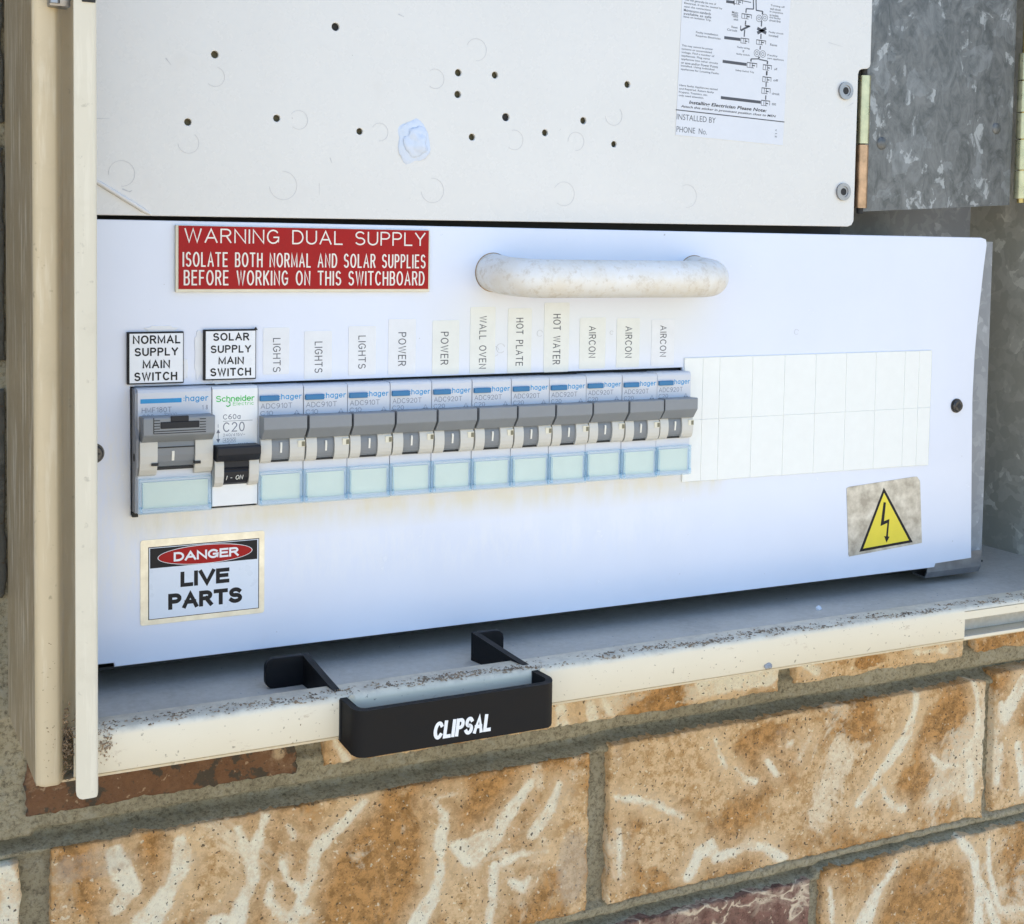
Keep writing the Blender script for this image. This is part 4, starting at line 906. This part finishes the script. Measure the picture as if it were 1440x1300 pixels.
b.box(3.9, 4.15, -13.33, -13.1, 7.4, 13.2); obj('grip_ridges', b, M['ink'], tog)
obj('brand_bar', B().box(.8, 15.5, -6.06, -5.98, 17.6, 19.2), M['blue'], t)
stext('brand_print', [(":hager", (16.2, 17.3, 25.3, 20.1), -6)], M['blue'], t, wd=.17, thick=.04, gap=.13)
stext('rating_print', [("HMF180T", (1.3, 14.2, 11.9, 16.1), -6), ("C80", (1.4, 11.9, 5.5, 13.6), -6), ("10000", (9.2, 13.0, 13.8, 13.9), -6), ("1 8", (23, 14.6, 25.0, 16.3), -6)], M['greyink'], t, wd=.10, thick=.04)
cover_window(t, -.2, 26.6, 1.4, 25.0)
obj('foot_block', B().box(-1.2, .8, -2, 2, -24.2, -22.6), M['dark'], t)

# solar main switch
sx = 26.75; t = thing('circuit_breaker', 'white breaker with green maker name and a black toggle, below the SOLAR SUPPLY plate', 'circuit breaker', (sx, 0, 0))
prof = [(3, 22.7), (-5, 22.7), (-6, 21.9), (-6, -21.6), (3, -21.6)]
obj('body', B().prism(prof, sx, sx+17.0, 'X', .12, 1), M['white'], t)
ear = [(-5.8, -3.6), (-9.2, -4.2), (-9.6, -6), (-9.5, -10), (-8.8, -12.4), (-7.6, -13.9), (-5.8, -14.4)]
obj('nose', B().prism(ear, sx+.1, sx+3.5, 'X', .12, 1), M['nose'], t); obj('nose', B().prism(ear, sx+12.9, sx+16.6, 'X', .12, 1), M['nose'], t)
tg = [(-5.8, -3), (-8.9, -4), (-9.0, -6.8), (-8.6, -7.0), (-9.0, -7.4), (-8.6, -8.0), (-8.9, -8.6), (-8.5, -11), (-7.6, -12.8), (-5.8, -13.8)]
tn = obj('tongue', B().prism(tg, sx+3.6, sx+12.8, 'X'), M['black_breaker'], t)
stext('on_print', [("I - ON", (sx+4.4, -11.5, sx+10.9, -9.9), -8.8)], M['engr_white'], tn, wd=.13, thick=.15, shear=.3)
tp = [(-5.9, 1.4), (-12.6, 1.5), (-13.1, 1.0), (-13.1, -1.7), (-10.4, -4.4), (-5.9, -4.6)]
obj('toggle', B().prism(tp, sx+.3, sx+16.4, 'X', .3, 2), M['black_breaker'], t)
K = lambda kx: sx+(kx-765)/25.3
KZ = lambda ky: 22.6-(ky-85)/25.2
def KB(a, y0, y1, c): return (K(a), KZ(y1), K(c), KZ(y0))
stext('brand_print', [("Schneider", KB(800, 165, 222, 1165), -6)], M['green'], t, wd=.19, thick=.04, gap=.12)
stext('brand_print', [("Electric", KB(958, 226, 260, 1155), -6)], M['green'], t, wd=.13, thick=.04, gap=.34)
b = B(); b.tube([(K(915), -6.02, KZ(222)), (K(930), -6.02, KZ(232)), (K(932), -6.02, KZ(255)), (K(912), -6.02, KZ(268)), (K(895), -6.02, KZ(258))], .22, 6); obj('brand_swash', b, M['green'], t)
stext('rating_print', [("C60a", KB(865, 340, 388, 1030), -6)], M['greyink'], t, wd=.15, thick=.04)
stext('rating_print', [("C20", KB(865, 415, 505, 1070), -6), ("240/415V~", KB(865, 519, 548, 1075), -6), ("4500", KB(875, 568, 596, 975), -6), ("3", KB(915, 615, 640, 935), -6), ("11382", KB(1005, 615, 638, 1105), -6), ("O", KB(806, 628, 652, 830), -6)], M['greyink'], t, wd=.12, thick=.04)
b = B(); b.box(K(865), K(1145), -6.05, -5.98, KZ(406), KZ(402))
for z in (562, 602): b.box(K(865), K(985), -6.05, -5.98, KZ(z+2), KZ(z))
for x in (865, 983): b.box(K(x), K(x+2), -6.05, -5.98, KZ(602), KZ(562))
b.box(K(817), K(821), -6.05, -5.98, KZ(462), KZ(430)); b.box(K(817), K(823), -6.05, -5.98, KZ(575), KZ(505)); b.prism([(K(802), KZ(512)), (K(838), KZ(512)), (K(820), KZ(476))], -6.05, -5.98, 'Y'); b.prism([(K(802), KZ(568)), (K(838), KZ(568)), (K(820), KZ(604))], -6.05, -5.98, 'Y')
obj('symbol_print', b, M['greyink'], t)

# ------------------------------------------------------------------ upper panel
up = thing('upper_panel', 'large pale metal upper panel with small drilled holes, above the white switchboard cover', 'panel', (150, 0, 86))
holes = [(75.0, 158.5, 1.5), (28.8, 144.5, 1.35), (19.0, 119.4, 1.3), (52.2, 122.6, 1.3), (85.1, 119.4, 1.25), (126.4, 144.8, 1.4), (126.3, 136.2, 1.4), (142.6, 145.0, 1.35), (147.8, 128.4, 1.6), (132.8, 119.6, 1.35), (165.9, 123.0, 1.35), (183.9, 129.0, 1.4), (199.0, 119.9, 1.3), (205.0, 145.4, 1.4)]
outl = [(-30, 84.7), (326.5, 87.6), (328.8, 88.4), (329.9, 90.4), (330.0, 158.6), (330.6, 160.2), (332, 161.0), (335.4, 161.4), (336.8, 162.4), (337.2, 164), (336.6, 322), (-30, 322)]
obj('panel_sheet', plate([outl]+[circ(x, z, r)[::-1] for x, z, r in holes], 0, 1.5, .3), M['upper'], up)
b = B(); b.box(-28, 326, 3.0, 3.4, 92, 321); obj('backing_board', b, M['hole'], up)
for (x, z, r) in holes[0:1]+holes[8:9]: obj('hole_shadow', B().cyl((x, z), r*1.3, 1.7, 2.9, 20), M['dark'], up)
rings = [(28.8, 136.5, 3.8), (-4.5, 99.9, 4.8), (19.2, 111.9, 4.0), (60.7, 122.5, 3.7), (93.3, 119.6, 3.6), (54.8, 97.6, 5.6), (116.4, 141.7, 4), (134.2, 154.5, 4.6), (115.8, 97.7, 5.1), (151.7, 119.4, 4.2), (180.5, 120.2, 4.0), (198.5, 131.9, 4.3), (175.2, 98.2, 5.2), (236.4, 99.1, 5.2)]
for i, (x, z, r) in enumerate(rings):
    a0 = -2.3+.8*math.sin(i*2.1); obj('ring_mark', B().ring((x, z), r*.95, .16, -.06, 0, 36, a0, a0+3.6+1.3*abs(math.sin(i*1.7))), M['mark'], up)
for x, z in ((322.4, 150.3), (322.8, 103.7)):
    b = B(); b.ring((x, z), 3.3, 1.5, -1.1, 0, 32); b.ring((x, z), 2.2, 1.0, -.7, 0, 28); w_ = obj('rivet', b, M['steel'], up, smooth=True)
    obj('rivet_core', B().cyl((x, z), 1.8, -.5, 0, 20), M['dark'], w_)
for (x0, z0, x1, z1, w_) in ((-13.10, 118.88, -8.71, 119.12, 0.25), (69.00, 98.92, 69.03, 94.33, 0.20), (-4.30, 94.37, -1.82, 93.43, 0.60), (-1.82, 93.43, -0.82, 93.97, 0.50), (11.00, 141.86, 13.03, 139.47, 0.40), (100.48, 165.61, 102.87, 164.73, 0.50), (73.17, 108.82, 74.04, 106.69, 0.40), (311.91, 171.68, 320.26, 170.41, 0.30), (327.54, 145.09, 324.24, 143.25, 0.30)):
    d = Vector((x1-x0, z1-z0)); d.normalize(); n_ = Vector((-d.y, d.x))*w_/2
    obj('scuff_mark', B().prism([(x0+n_.x, z0+n_.y), (x0-n_.x, z0-n_.y), (x1-n_.x*.3, z1-n_.y*.3), (x1+n_.x*.3, z1+n_.y*.3)], -.03, .02, 'Y'), M['mark'], up)
# pressed crease across the lower left corner
b = B(); b.tube([(-16, -.0, 98.2), (-12, -.15, 96.0), (-4, -.25, 91.2), (3, -.15, 87.0), (5.5, 0, 85.6)], [.5, .9, .9, .9, .5], 10); obj('pressed_crease', b, M['upper'], up, smooth=True)
bb = thing('putty_blob', 'pale blue dab of putty stuck on the upper panel', 'putty', (107.6, 0, 117)); 
def blob(cx_, cz_, rx, rz, h, seed, y=0.):
    b = B(); t_ = bmesh.new(); bmesh.ops.create_icosphere(t_, subdivisions=4, radius=1)
    for v in t_.verts:
        n_ = noise.noise(v.co*1.3+Vector((seed, 0, 0)))*.28+noise.noise(v.co*3+Vector((seed, 4, 0)))*.1
        v.co = Vector((cx_+v.co.x*rx*(1+n_), y-max(0, -v.co.y)*h*(1+n_*2)+max(0, v.co.y)*.1, cz_+v.co.z*rz*(1+n_)))
    return b.add(t_)
obj('base_smear', blob(107.4, 116.6, 7.0, 8.6, .7, 3), M['putty'], bb, smooth=True)
obj('lump', blob(108.6, 116.8, 5.2, 5.6, 1.5, 5, -.25), M['putty'], bb, smooth=True)
# instruction sticker (slightly turned)
st = thing('instruction_sticker', 'white printed fault finding sticker with a wiring diagram, upper right of the upper panel', 'sticker', (258, 0, 125))
ROT, PIV = -0.03054, (230.15, 125.38)
def rt(x, z): X, Z = x-PIV[0], z-PIV[1]; return (PIV[0]+X*math.cos(ROT)-Z*math.sin(ROT), PIV[1]+X*math.sin(ROT)+Z*math.cos(ROT))
obj('paper', plate([[rt(229.65, 125.33), rt(287.47, 125.33), rt(287.77, 320), rt(229.95, 320)]], -.16, -.01), M['paper'], st)
text('fine_print', [('This may cannot be power', (230.63, 163.41, 246.98, 164.48), -.17),
 ('systems or accumulated', (230.64, 161.96, 246.36, 163.03), -.17),
 ('voltage. Find a number of', (230.66, 160.51, 247.85, 161.58), -.17),
 ('appliances. Plug same', (230.68, 159.06, 245.61, 160.13), -.17),
 ('appliances into other circuits', (230.69, 157.61, 249.90, 158.68), -.17),
 ('or save and/or Power Points', (230.71, 156.16, 249.99, 157.22), -.17),
 ('installed. Using individual', (230.72, 154.71, 248.21, 155.77), -.17),
 ('appliances for Locating Faults.', (230.74, 153.26, 250.87, 154.32), -.17),
 ('Have faulty Appliances tested', (230.48, 146.26, 250.36, 147.33), -.17),
 ('and Repaired. Return faulty', (230.42, 144.80, 248.57, 145.87), -.17),
 ('Frypans, Toasters, etc.', (230.37, 143.34, 245.38, 144.41), -.17),
 ('only need attention.', (230.32, 141.88, 243.37, 142.95), -.17),
 ('This will generally be one of', (230.86, 183.05, 247.42, 184.15), -.17),
 ('Electrical. It can be caused by', (230.86, 181.60, 250.79, 182.70), -.17),
 ('open the connections', (230.85, 180.15, 244.80, 181.25), -.17),
 ('Maintenance standards', (230.84, 178.70, 244.89, 179.80), -.17),
 ('available as safe', (230.83, 177.25, 245.21, 178.35), -.17),
 ('issue on isolation Trip.', (230.83, 175.80, 245.30, 176.90), -.17),
 ('Faulty installation', (237.63, 169.87, 249.21, 170.93), -.17),
 ('Requires Electrician', (237.62, 168.41, 250.70, 169.47), -.17),
 ('Main', (256.00, 180.87, 259.29, 181.87), -.17),
 ('switch', (255.92, 179.89, 259.35, 180.89), -.17),
 ('safety', (256.59, 179.00, 259.41, 180.00), -.17),
 ('switch', (257.14, 177.89, 259.48, 178.90), -.17),
 ('Reset', (256.16, 174.47, 259.45, 175.48), -.17),
 ('Circuit', (253.86, 173.04, 259.28, 174.04), -.17),
 ('Faulty wiring', (259.79, 165.92, 266.46, 166.93), -.17),
 ('or', (262.76, 164.48, 263.69, 165.49), -.17),
 ('faulty switch', (259.49, 162.96, 266.64, 163.97), -.17),
 ('Safety Switch Trip', (259.46, 155.72, 269.50, 156.73), -.17),
 ('Turning off', (276.71, 186.33, 284.52, 187.35), -.17),
 ('each circuit', (276.55, 184.93, 282.40, 185.95), -.17),
 ('in sequence', (276.40, 183.53, 283.72, 184.55), -.17),
 ('to isolate', (276.39, 182.15, 281.35, 183.17), -.17),
 ('the faulty', (276.36, 180.96, 282.65, 181.98), -.17),
 ('circuit first', (276.34, 179.78, 282.73, 180.80), -.17),
 ('Faulty circuit', (276.48, 174.46, 284.55, 175.48), -.17),
 ('located', (276.57, 173.09, 281.68, 174.11), -.17),
 ('Reset', (277.57, 169.05, 281.46, 170.07), -.17),
 ('Faulty', (276.40, 164.18, 282.01, 165.20), -.17),
 ('part appliance', (276.49, 162.80, 285.55, 163.82), -.17),
 ('off', (280.46, 158.46, 282.15, 159.49), -.17),
 ('off', (280.29, 153.48, 282.96, 154.50), -.17),
 ('circuit', (279.93, 147.48, 284.09, 148.51), -.17),
 ('on', (280.23, 142.73, 282.42, 143.76), -.17),
 ('v 1.2', (282.79, 128.45, 283.91, 132.22), -.17, True)], M['softink'], st, .02, bold=.012, rot=ROT, piv=PIV, kind='stuff')
text('lettering', [('Installing Electrician Please Note:', (235.81, 138.86, 277.43, 140.77), -.17)], M['ink'], st, .03, bold=.02, shear=.2, rot=ROT, piv=PIV)
text('lettering', [('Attach this sticker in prominent position close to MEN', (231.69, 137.14, 282.72, 138.47), -.17)], M['ink'], st, .03, bold=.01, shear=.2, rot=ROT, piv=PIV)
text('lettering', [('INSTALLED BY', (229.88, 132.07, 250.19, 134.55), -.17), ('PHONE  No.', (230.05, 126.71, 245.83, 129.19), -.17)], M['softink'], st, .03, bold=-.003, rot=ROT, piv=PIV)
b = B()
for (x0, z0, x1, z1, w_) in [(229.59, 136.17, 287.97, 134.08, 0.45), (253.38, 158.73, 266.30, 158.29, 1.30), (253.92, 169.12, 262.60, 168.97, 1.30), (252.91, 142.87, 274.60, 142.13, 1.30), (254.48, 184.90, 258.76, 184.83, 1.20), (268.98, 188.13, 269.29, 182.89, 0.55), (270.42, 188.27, 270.75, 182.63, 0.55), (269.29, 182.89, 265.29, 182.72, 0.50), (265.29, 182.72, 265.20, 180.96, 0.60), (270.61, 182.50, 274.26, 182.37, 0.50), (274.26, 182.37, 274.21, 180.99, 0.70), (265.21, 177.46, 265.03, 175.69, 0.60), (264.77, 173.32, 264.57, 170.38, 0.60), (273.91, 178.22, 273.75, 175.65, 0.60), (273.71, 172.31, 273.68, 170.15, 0.60), (273.54, 167.00, 273.35, 165.41, 0.60), (272.97, 162.24, 272.90, 161.45, 0.90), (272.90, 161.25, 268.64, 160.93, 0.50), (268.64, 160.93, 268.58, 159.75, 0.70), (273.01, 161.06, 277.67, 160.62, 0.50), (277.67, 160.62, 277.57, 159.23, 0.70), (277.57, 156.27, 277.53, 154.29, 0.60), (277.33, 156.06, 277.29, 154.28, 0.60), (277.24, 151.11, 277.21, 149.13, 0.60), (277.24, 145.38, 277.20, 143.40, 0.60), (271.59, 174.69, 276.53, 172.94, 1.40), (271.66, 172.54, 276.45, 175.10, 1.40), (262.65, 175.09, 262.47, 172.94, 0.40), (262.71, 172.96, 267.21, 175.29, 0.90), (264.80, 175.28, 267.70, 175.13, 0.60), (258.79, 183.68, 258.64, 185.60, 0.50), (267.85, 185.68, 263.02, 186.01, 0.35)]:
    d = Vector((x1-x0, z1-z0)); d.normalize(); n_ = Vector((-d.y, d.x))*w_/2
    b.prism([(x0+n_.x, z0+n_.y), (x0-n_.x, z0-n_.y), (x1-n_.x, z1-n_.y), (x1+n_.x, z1+n_.y)], -.2, -.15, 'Y')
obj('diagram', b, M['tapeink'], st)
b = B()
for (x0, z0, x1, z1) in [(261.25, 179.26, 266.70, 181.54), (261.44, 168.39, 265.93, 170.83), (269.89, 168.82, 275.16, 170.99), (265.45, 158.11, 270.94, 160.49), (274.22, 157.95, 279.05, 160.43), (256.84, 185.08, 261.52, 187.22), (274.31, 152.61, 279.14, 155.10), (274.13, 147.43, 278.98, 150.14), (274.24, 142.07, 279.07, 144.60)]:
    w_ = x1-x0; q = .24
    for (a, c, e, f) in ((x0, z1-q*1.6, x1, z1), (x0, z0, x0+q, z1), (x1-q, z0+.5, x1, z1), (x0+w_*.28, z0+.4, x0+w_*.28+q, z1), (x0+w_*.5, z0+.2, x0+w_*.5+q*1.3, z1), (x0+w_*.5, z0+.9, x0+w_*.8, z0+1.4), (x0, z0, x0+w_*.7, z0+q)):
        P = [rt(a, c), rt(e, c), rt(e, f), rt(a, f)]; b.prism(P, -.2, -.15, 'Y')
obj('diagram_icons', b, M['tapeink'], st)
b = B()
for (x, z) in [(272.42, 179.07), (275.57, 179.74), (271.70, 163.71), (274.97, 163.57)]: b.ring((x, z), 1.5, .22, -.2, -.15, 16); b.ring((x, z), .7, .25, -.2, -.15, 8)
obj('diagram_circles', b, M['softink'], st)


# ------------------------------------------------------------------ hinge plate on the right
hg = thing('hinge_plate', 'spangled galvanised steel hinge plate, right of the upper panel', 'hinge plate', (390, 8, 98))
obj('plate', B().prism([(339.6, 95.0), (437.6, 100.8), (437.6, 322), (339.6, 322)], 8, 9.2, 'Y'), M['galv'], hg)
kn = lambda x, y, r, z0, z1, m: obj('knuckle', B().cyl((x, y), r, z0+.15, z1-.15, 24, 'Z'), M[m], hg, smooth=True)
kn(336.4, 3.6, 3.3, 126.6, 158.6, 'zinc_yellow'); kn(336.4, 3.6, 3.25, 96.4, 126.3, 'copper'); obj('hinge_pin', B().cyl((336.4, 3.6), 1.6, 94, 170, 16, 'Z'), M['dark'], hg)
for a, c in ((104, 118.3), (118.6, 133.8), (134.2, 147.3), (147.7, 163.4), (163.8, 177.4)): kn(442.6, 5.6, 3.6, a, c, 'zinc_yellow')
obj('hinge_pin', B().cyl((442.6, 5.6), 1.8, 102, 320, 16, 'Z'), M['brass'], hg)
for x, z, r in ((426.5, 139, 3.0), (352.4, 128, 3.2)):
    b = B(); t_ = bmesh.new(); bmesh.ops.create_uvsphere(t_, u_segments=24, v_segments=12, radius=1)
    for v in t_.verts: v.co = Vector((x+v.co.x*r, 8-max(0, -v.co.y)*1.3+.2, z+v.co.z*r))
    b.add(t_); obj('dimple', b, M['galv'], hg, smooth=True)

# ------------------------------------------------------------------ black pull handle through the sill
ph = thing('pull_handle', 'black plastic pull handle lettered CLIPSAL, pushed through the cream bottom sill', 'handle', (99, -40, -101))
def bar(path, wid, z0, z1, bev=.5):            # plan path thickened both sides
    n = len(path); Lft = []; Rgt = []
    for i in range(n):
        d = Vector(path[min(i+1, n-1)])-Vector(path[max(i-1, 0)]); d.normalize(); nrm = Vector((-d.y, d.x)); p_ = Vector(path[i])
        Lft.append(tuple(p_+nrm*wid/2)); Rgt.append(tuple(p_-nrm*wid/2))
    return B().prism(Lft+Rgt[::-1], z0, z1, 'Z')
def pa(cx_, cy_, r, a0, a1, n=6): return [(cx_+r*math.cos(math.radians(a0+(a1-a0)*i/n)), cy_+r*math.sin(math.radians(a0+(a1-a0)*i/n))) for i in range(n+1)]
xl, xr, yf, th = 62.2, 138.9, -65.2, 2.6
path = [(59.1, -16.2), (60.2, -38), (61.2, -55)]+pa(xl+4, yf+4, 4, 178, 270)+pa(xr-4, yf+4, 4, 270, 362)+[(137.0, -55), (133.4, -38), (129.2, -16.2)]
b = bar(path, th, -101.4, -84.9); bmesh.ops.bevel(b.bm, geom=[e for e in b.bm.edges if abs(e.verts[0].co.z-e.verts[1].co.z) < .01 and len(e.link_faces) == 2 and any(abs(f.normal.z) < .5 for f in e.link_faces) and any(abs(f.normal.z) > .5 for f in e.link_faces)], offset=.5, segments=2, affect='EDGES')
for v in b.bm.verts: v.co.z += max(0, v.co.y-yf)*(.15 if v.co.z > -93 else .245)
obj('loop', b, M['black'], ph, smooth=True)
def foot(x0, x1): return B().prism(rrect(x0, -88.9, x1, -77.6, 3.2), -18.6, -15.8, 'Y', .3, 1)
obj('foot', foot(43.6, 60.2), M['black'], ph); obj('foot', foot(128.2, 141.4), M['black'], ph)
stext('lettering', [("CLIPSAL", (90.6, -99.0, 113.0, -92.6), yf-th/2)], M['laminate'], ph, wd=.25, thick=.06, block=True, gap=.07, shear=.12)
for x in (61.2, 137.1): obj('sill_slot', B().box(x-1.8, x+2.2, -55.12, -54.9, -98.0, -83.5), M['dark'], box)
for x in (63.9, 139.6): obj('sill_tab', B().cyl((x, -83.6), 1.2, -55.5, -54.9, 20), M['lip'], box)

# ------------------------------------------------------------------ dirt, grit
def chips(n, fn, smin, smax, mat, label, name='dirt_flecks', cat='dirt'):
    V = []; Fc = []
    for _ in range(n):
        r = fn()
        if r is None: continue
        (x, y, z), up_ = r; L_ = random.uniform(smin, smax); a = random.uniform(0, math.pi*2); w_ = L_*random.uniform(.18, .5); k = len(V)
        bend = random.uniform(-.5, .5)*L_
        for (u, v_, h) in ((-L_/2, 0, 0), (0, w_/2+bend*.4, 0), (L_/2, 0, 0), (0, -w_/2+bend*.4, 0), (0, bend*.4, w_*.5)):
            du, dv = u*math.cos(a)-v_*math.sin(a), u*math.sin(a)+v_*math.cos(a)
            V.append((x+du, y+dv, z+h) if up_ else (x+du, y-h, z+dv))
        Fc += [(k, k+1, k+4), (k+1, k+2, k+4), (k+2, k+3, k+4), (k+3, k, k+4)]
    o = mesh_obj(name, V, Fc, mat, None, False); o['kind'] = 'stuff'; o['label'] = label; o['category'] = cat; return o
def on_lip():
    x = random.uniform(-26, 470); y = random.choice((-53.5, -52, -49)) + random.gauss(0, 1.6)
    d = noise.noise(Vector((x*.035, y*.15, 3)))+.6*noise.noise(Vector((x*.15, y*.3, 8)))
    if d < random.uniform(-.35, .55) or y > -41.5 or y < -54.4: return None
    return (x, y, -82.45-max(0, -52.6-y)**2*.22), True
chips(7500, on_lip, .4, 1.9, M['dirt'], 'brown dirt flecks strewn along the top of the cream sill')
def on_floor():
    x = random.uniform(-26, 470); y = random.uniform(-40, 20); return (x, y, -88.98), True
chips(160, on_floor, .4, 1.3, M['dustgrey'], 'pale grit scattered on the dusty floor of the box', 'grit', 'grit')
def on_face():
    x = random.uniform(-26, 350); z = random.gauss(-92, 3)
    if noise.noise(Vector((x*.03, 2, 2))) < random.uniform(0, .5) or z < -96.5 or z > -85.2: return None
    return (x, -55.03, z), False
chips(260, on_face, .3, 1.0, M['dirt'], 'small brown specks on the front of the cream sill')
def corner():
    return (random.gauss(-32.2, 1.0), random.uniform(-57, -52.0), random.gauss(-85, 5)), False
chips(220, corner, .6, 2.2, M['dirt'], 'clump of cobweb dirt in the corner left of the cream strip')
def corner2():
    return (random.gauss(-20.5, 1.6), random.uniform(-56.4, -55.0), random.gauss(-86, 3)), False
chips(110, corner2, .4, 1.5, M['dirt'], 'cobweb dirt on the sill just right of the cream strip')
def on_col():
    return (random.uniform(-40, -36), -58.1, random.uniform(-95, -50)), False
chips(24, on_col, .4, .9, M['dirt'], 'dark specks low on the cream front frame')
g1 = thing('pebble', 'small grey pebble stuck on the lower edge of the cream sill', 'pebble', (245.27, -55.00, -95.36))
b = blob(0, 0, 1.9, 1.3, 1.4, 11); bmesh.ops.translate(b.bm, verts=b.bm.verts[:], vec=Vector((245.27, -55.00, -95.36))); obj('pebble_stone', b, M['dustgrey'], g1)
g1 = thing('pebble', 'tiny white pebble on the dusty floor under the white cover', 'pebble', (306, -12, -89))
b = blob(0, 0, 1.5, 1.2, 1.2, 13); bmesh.ops.translate(b.bm, verts=b.bm.verts[:], vec=Vector((306, -12, -88.2))); obj('pebble_stone', b, M['laminate'], g1)
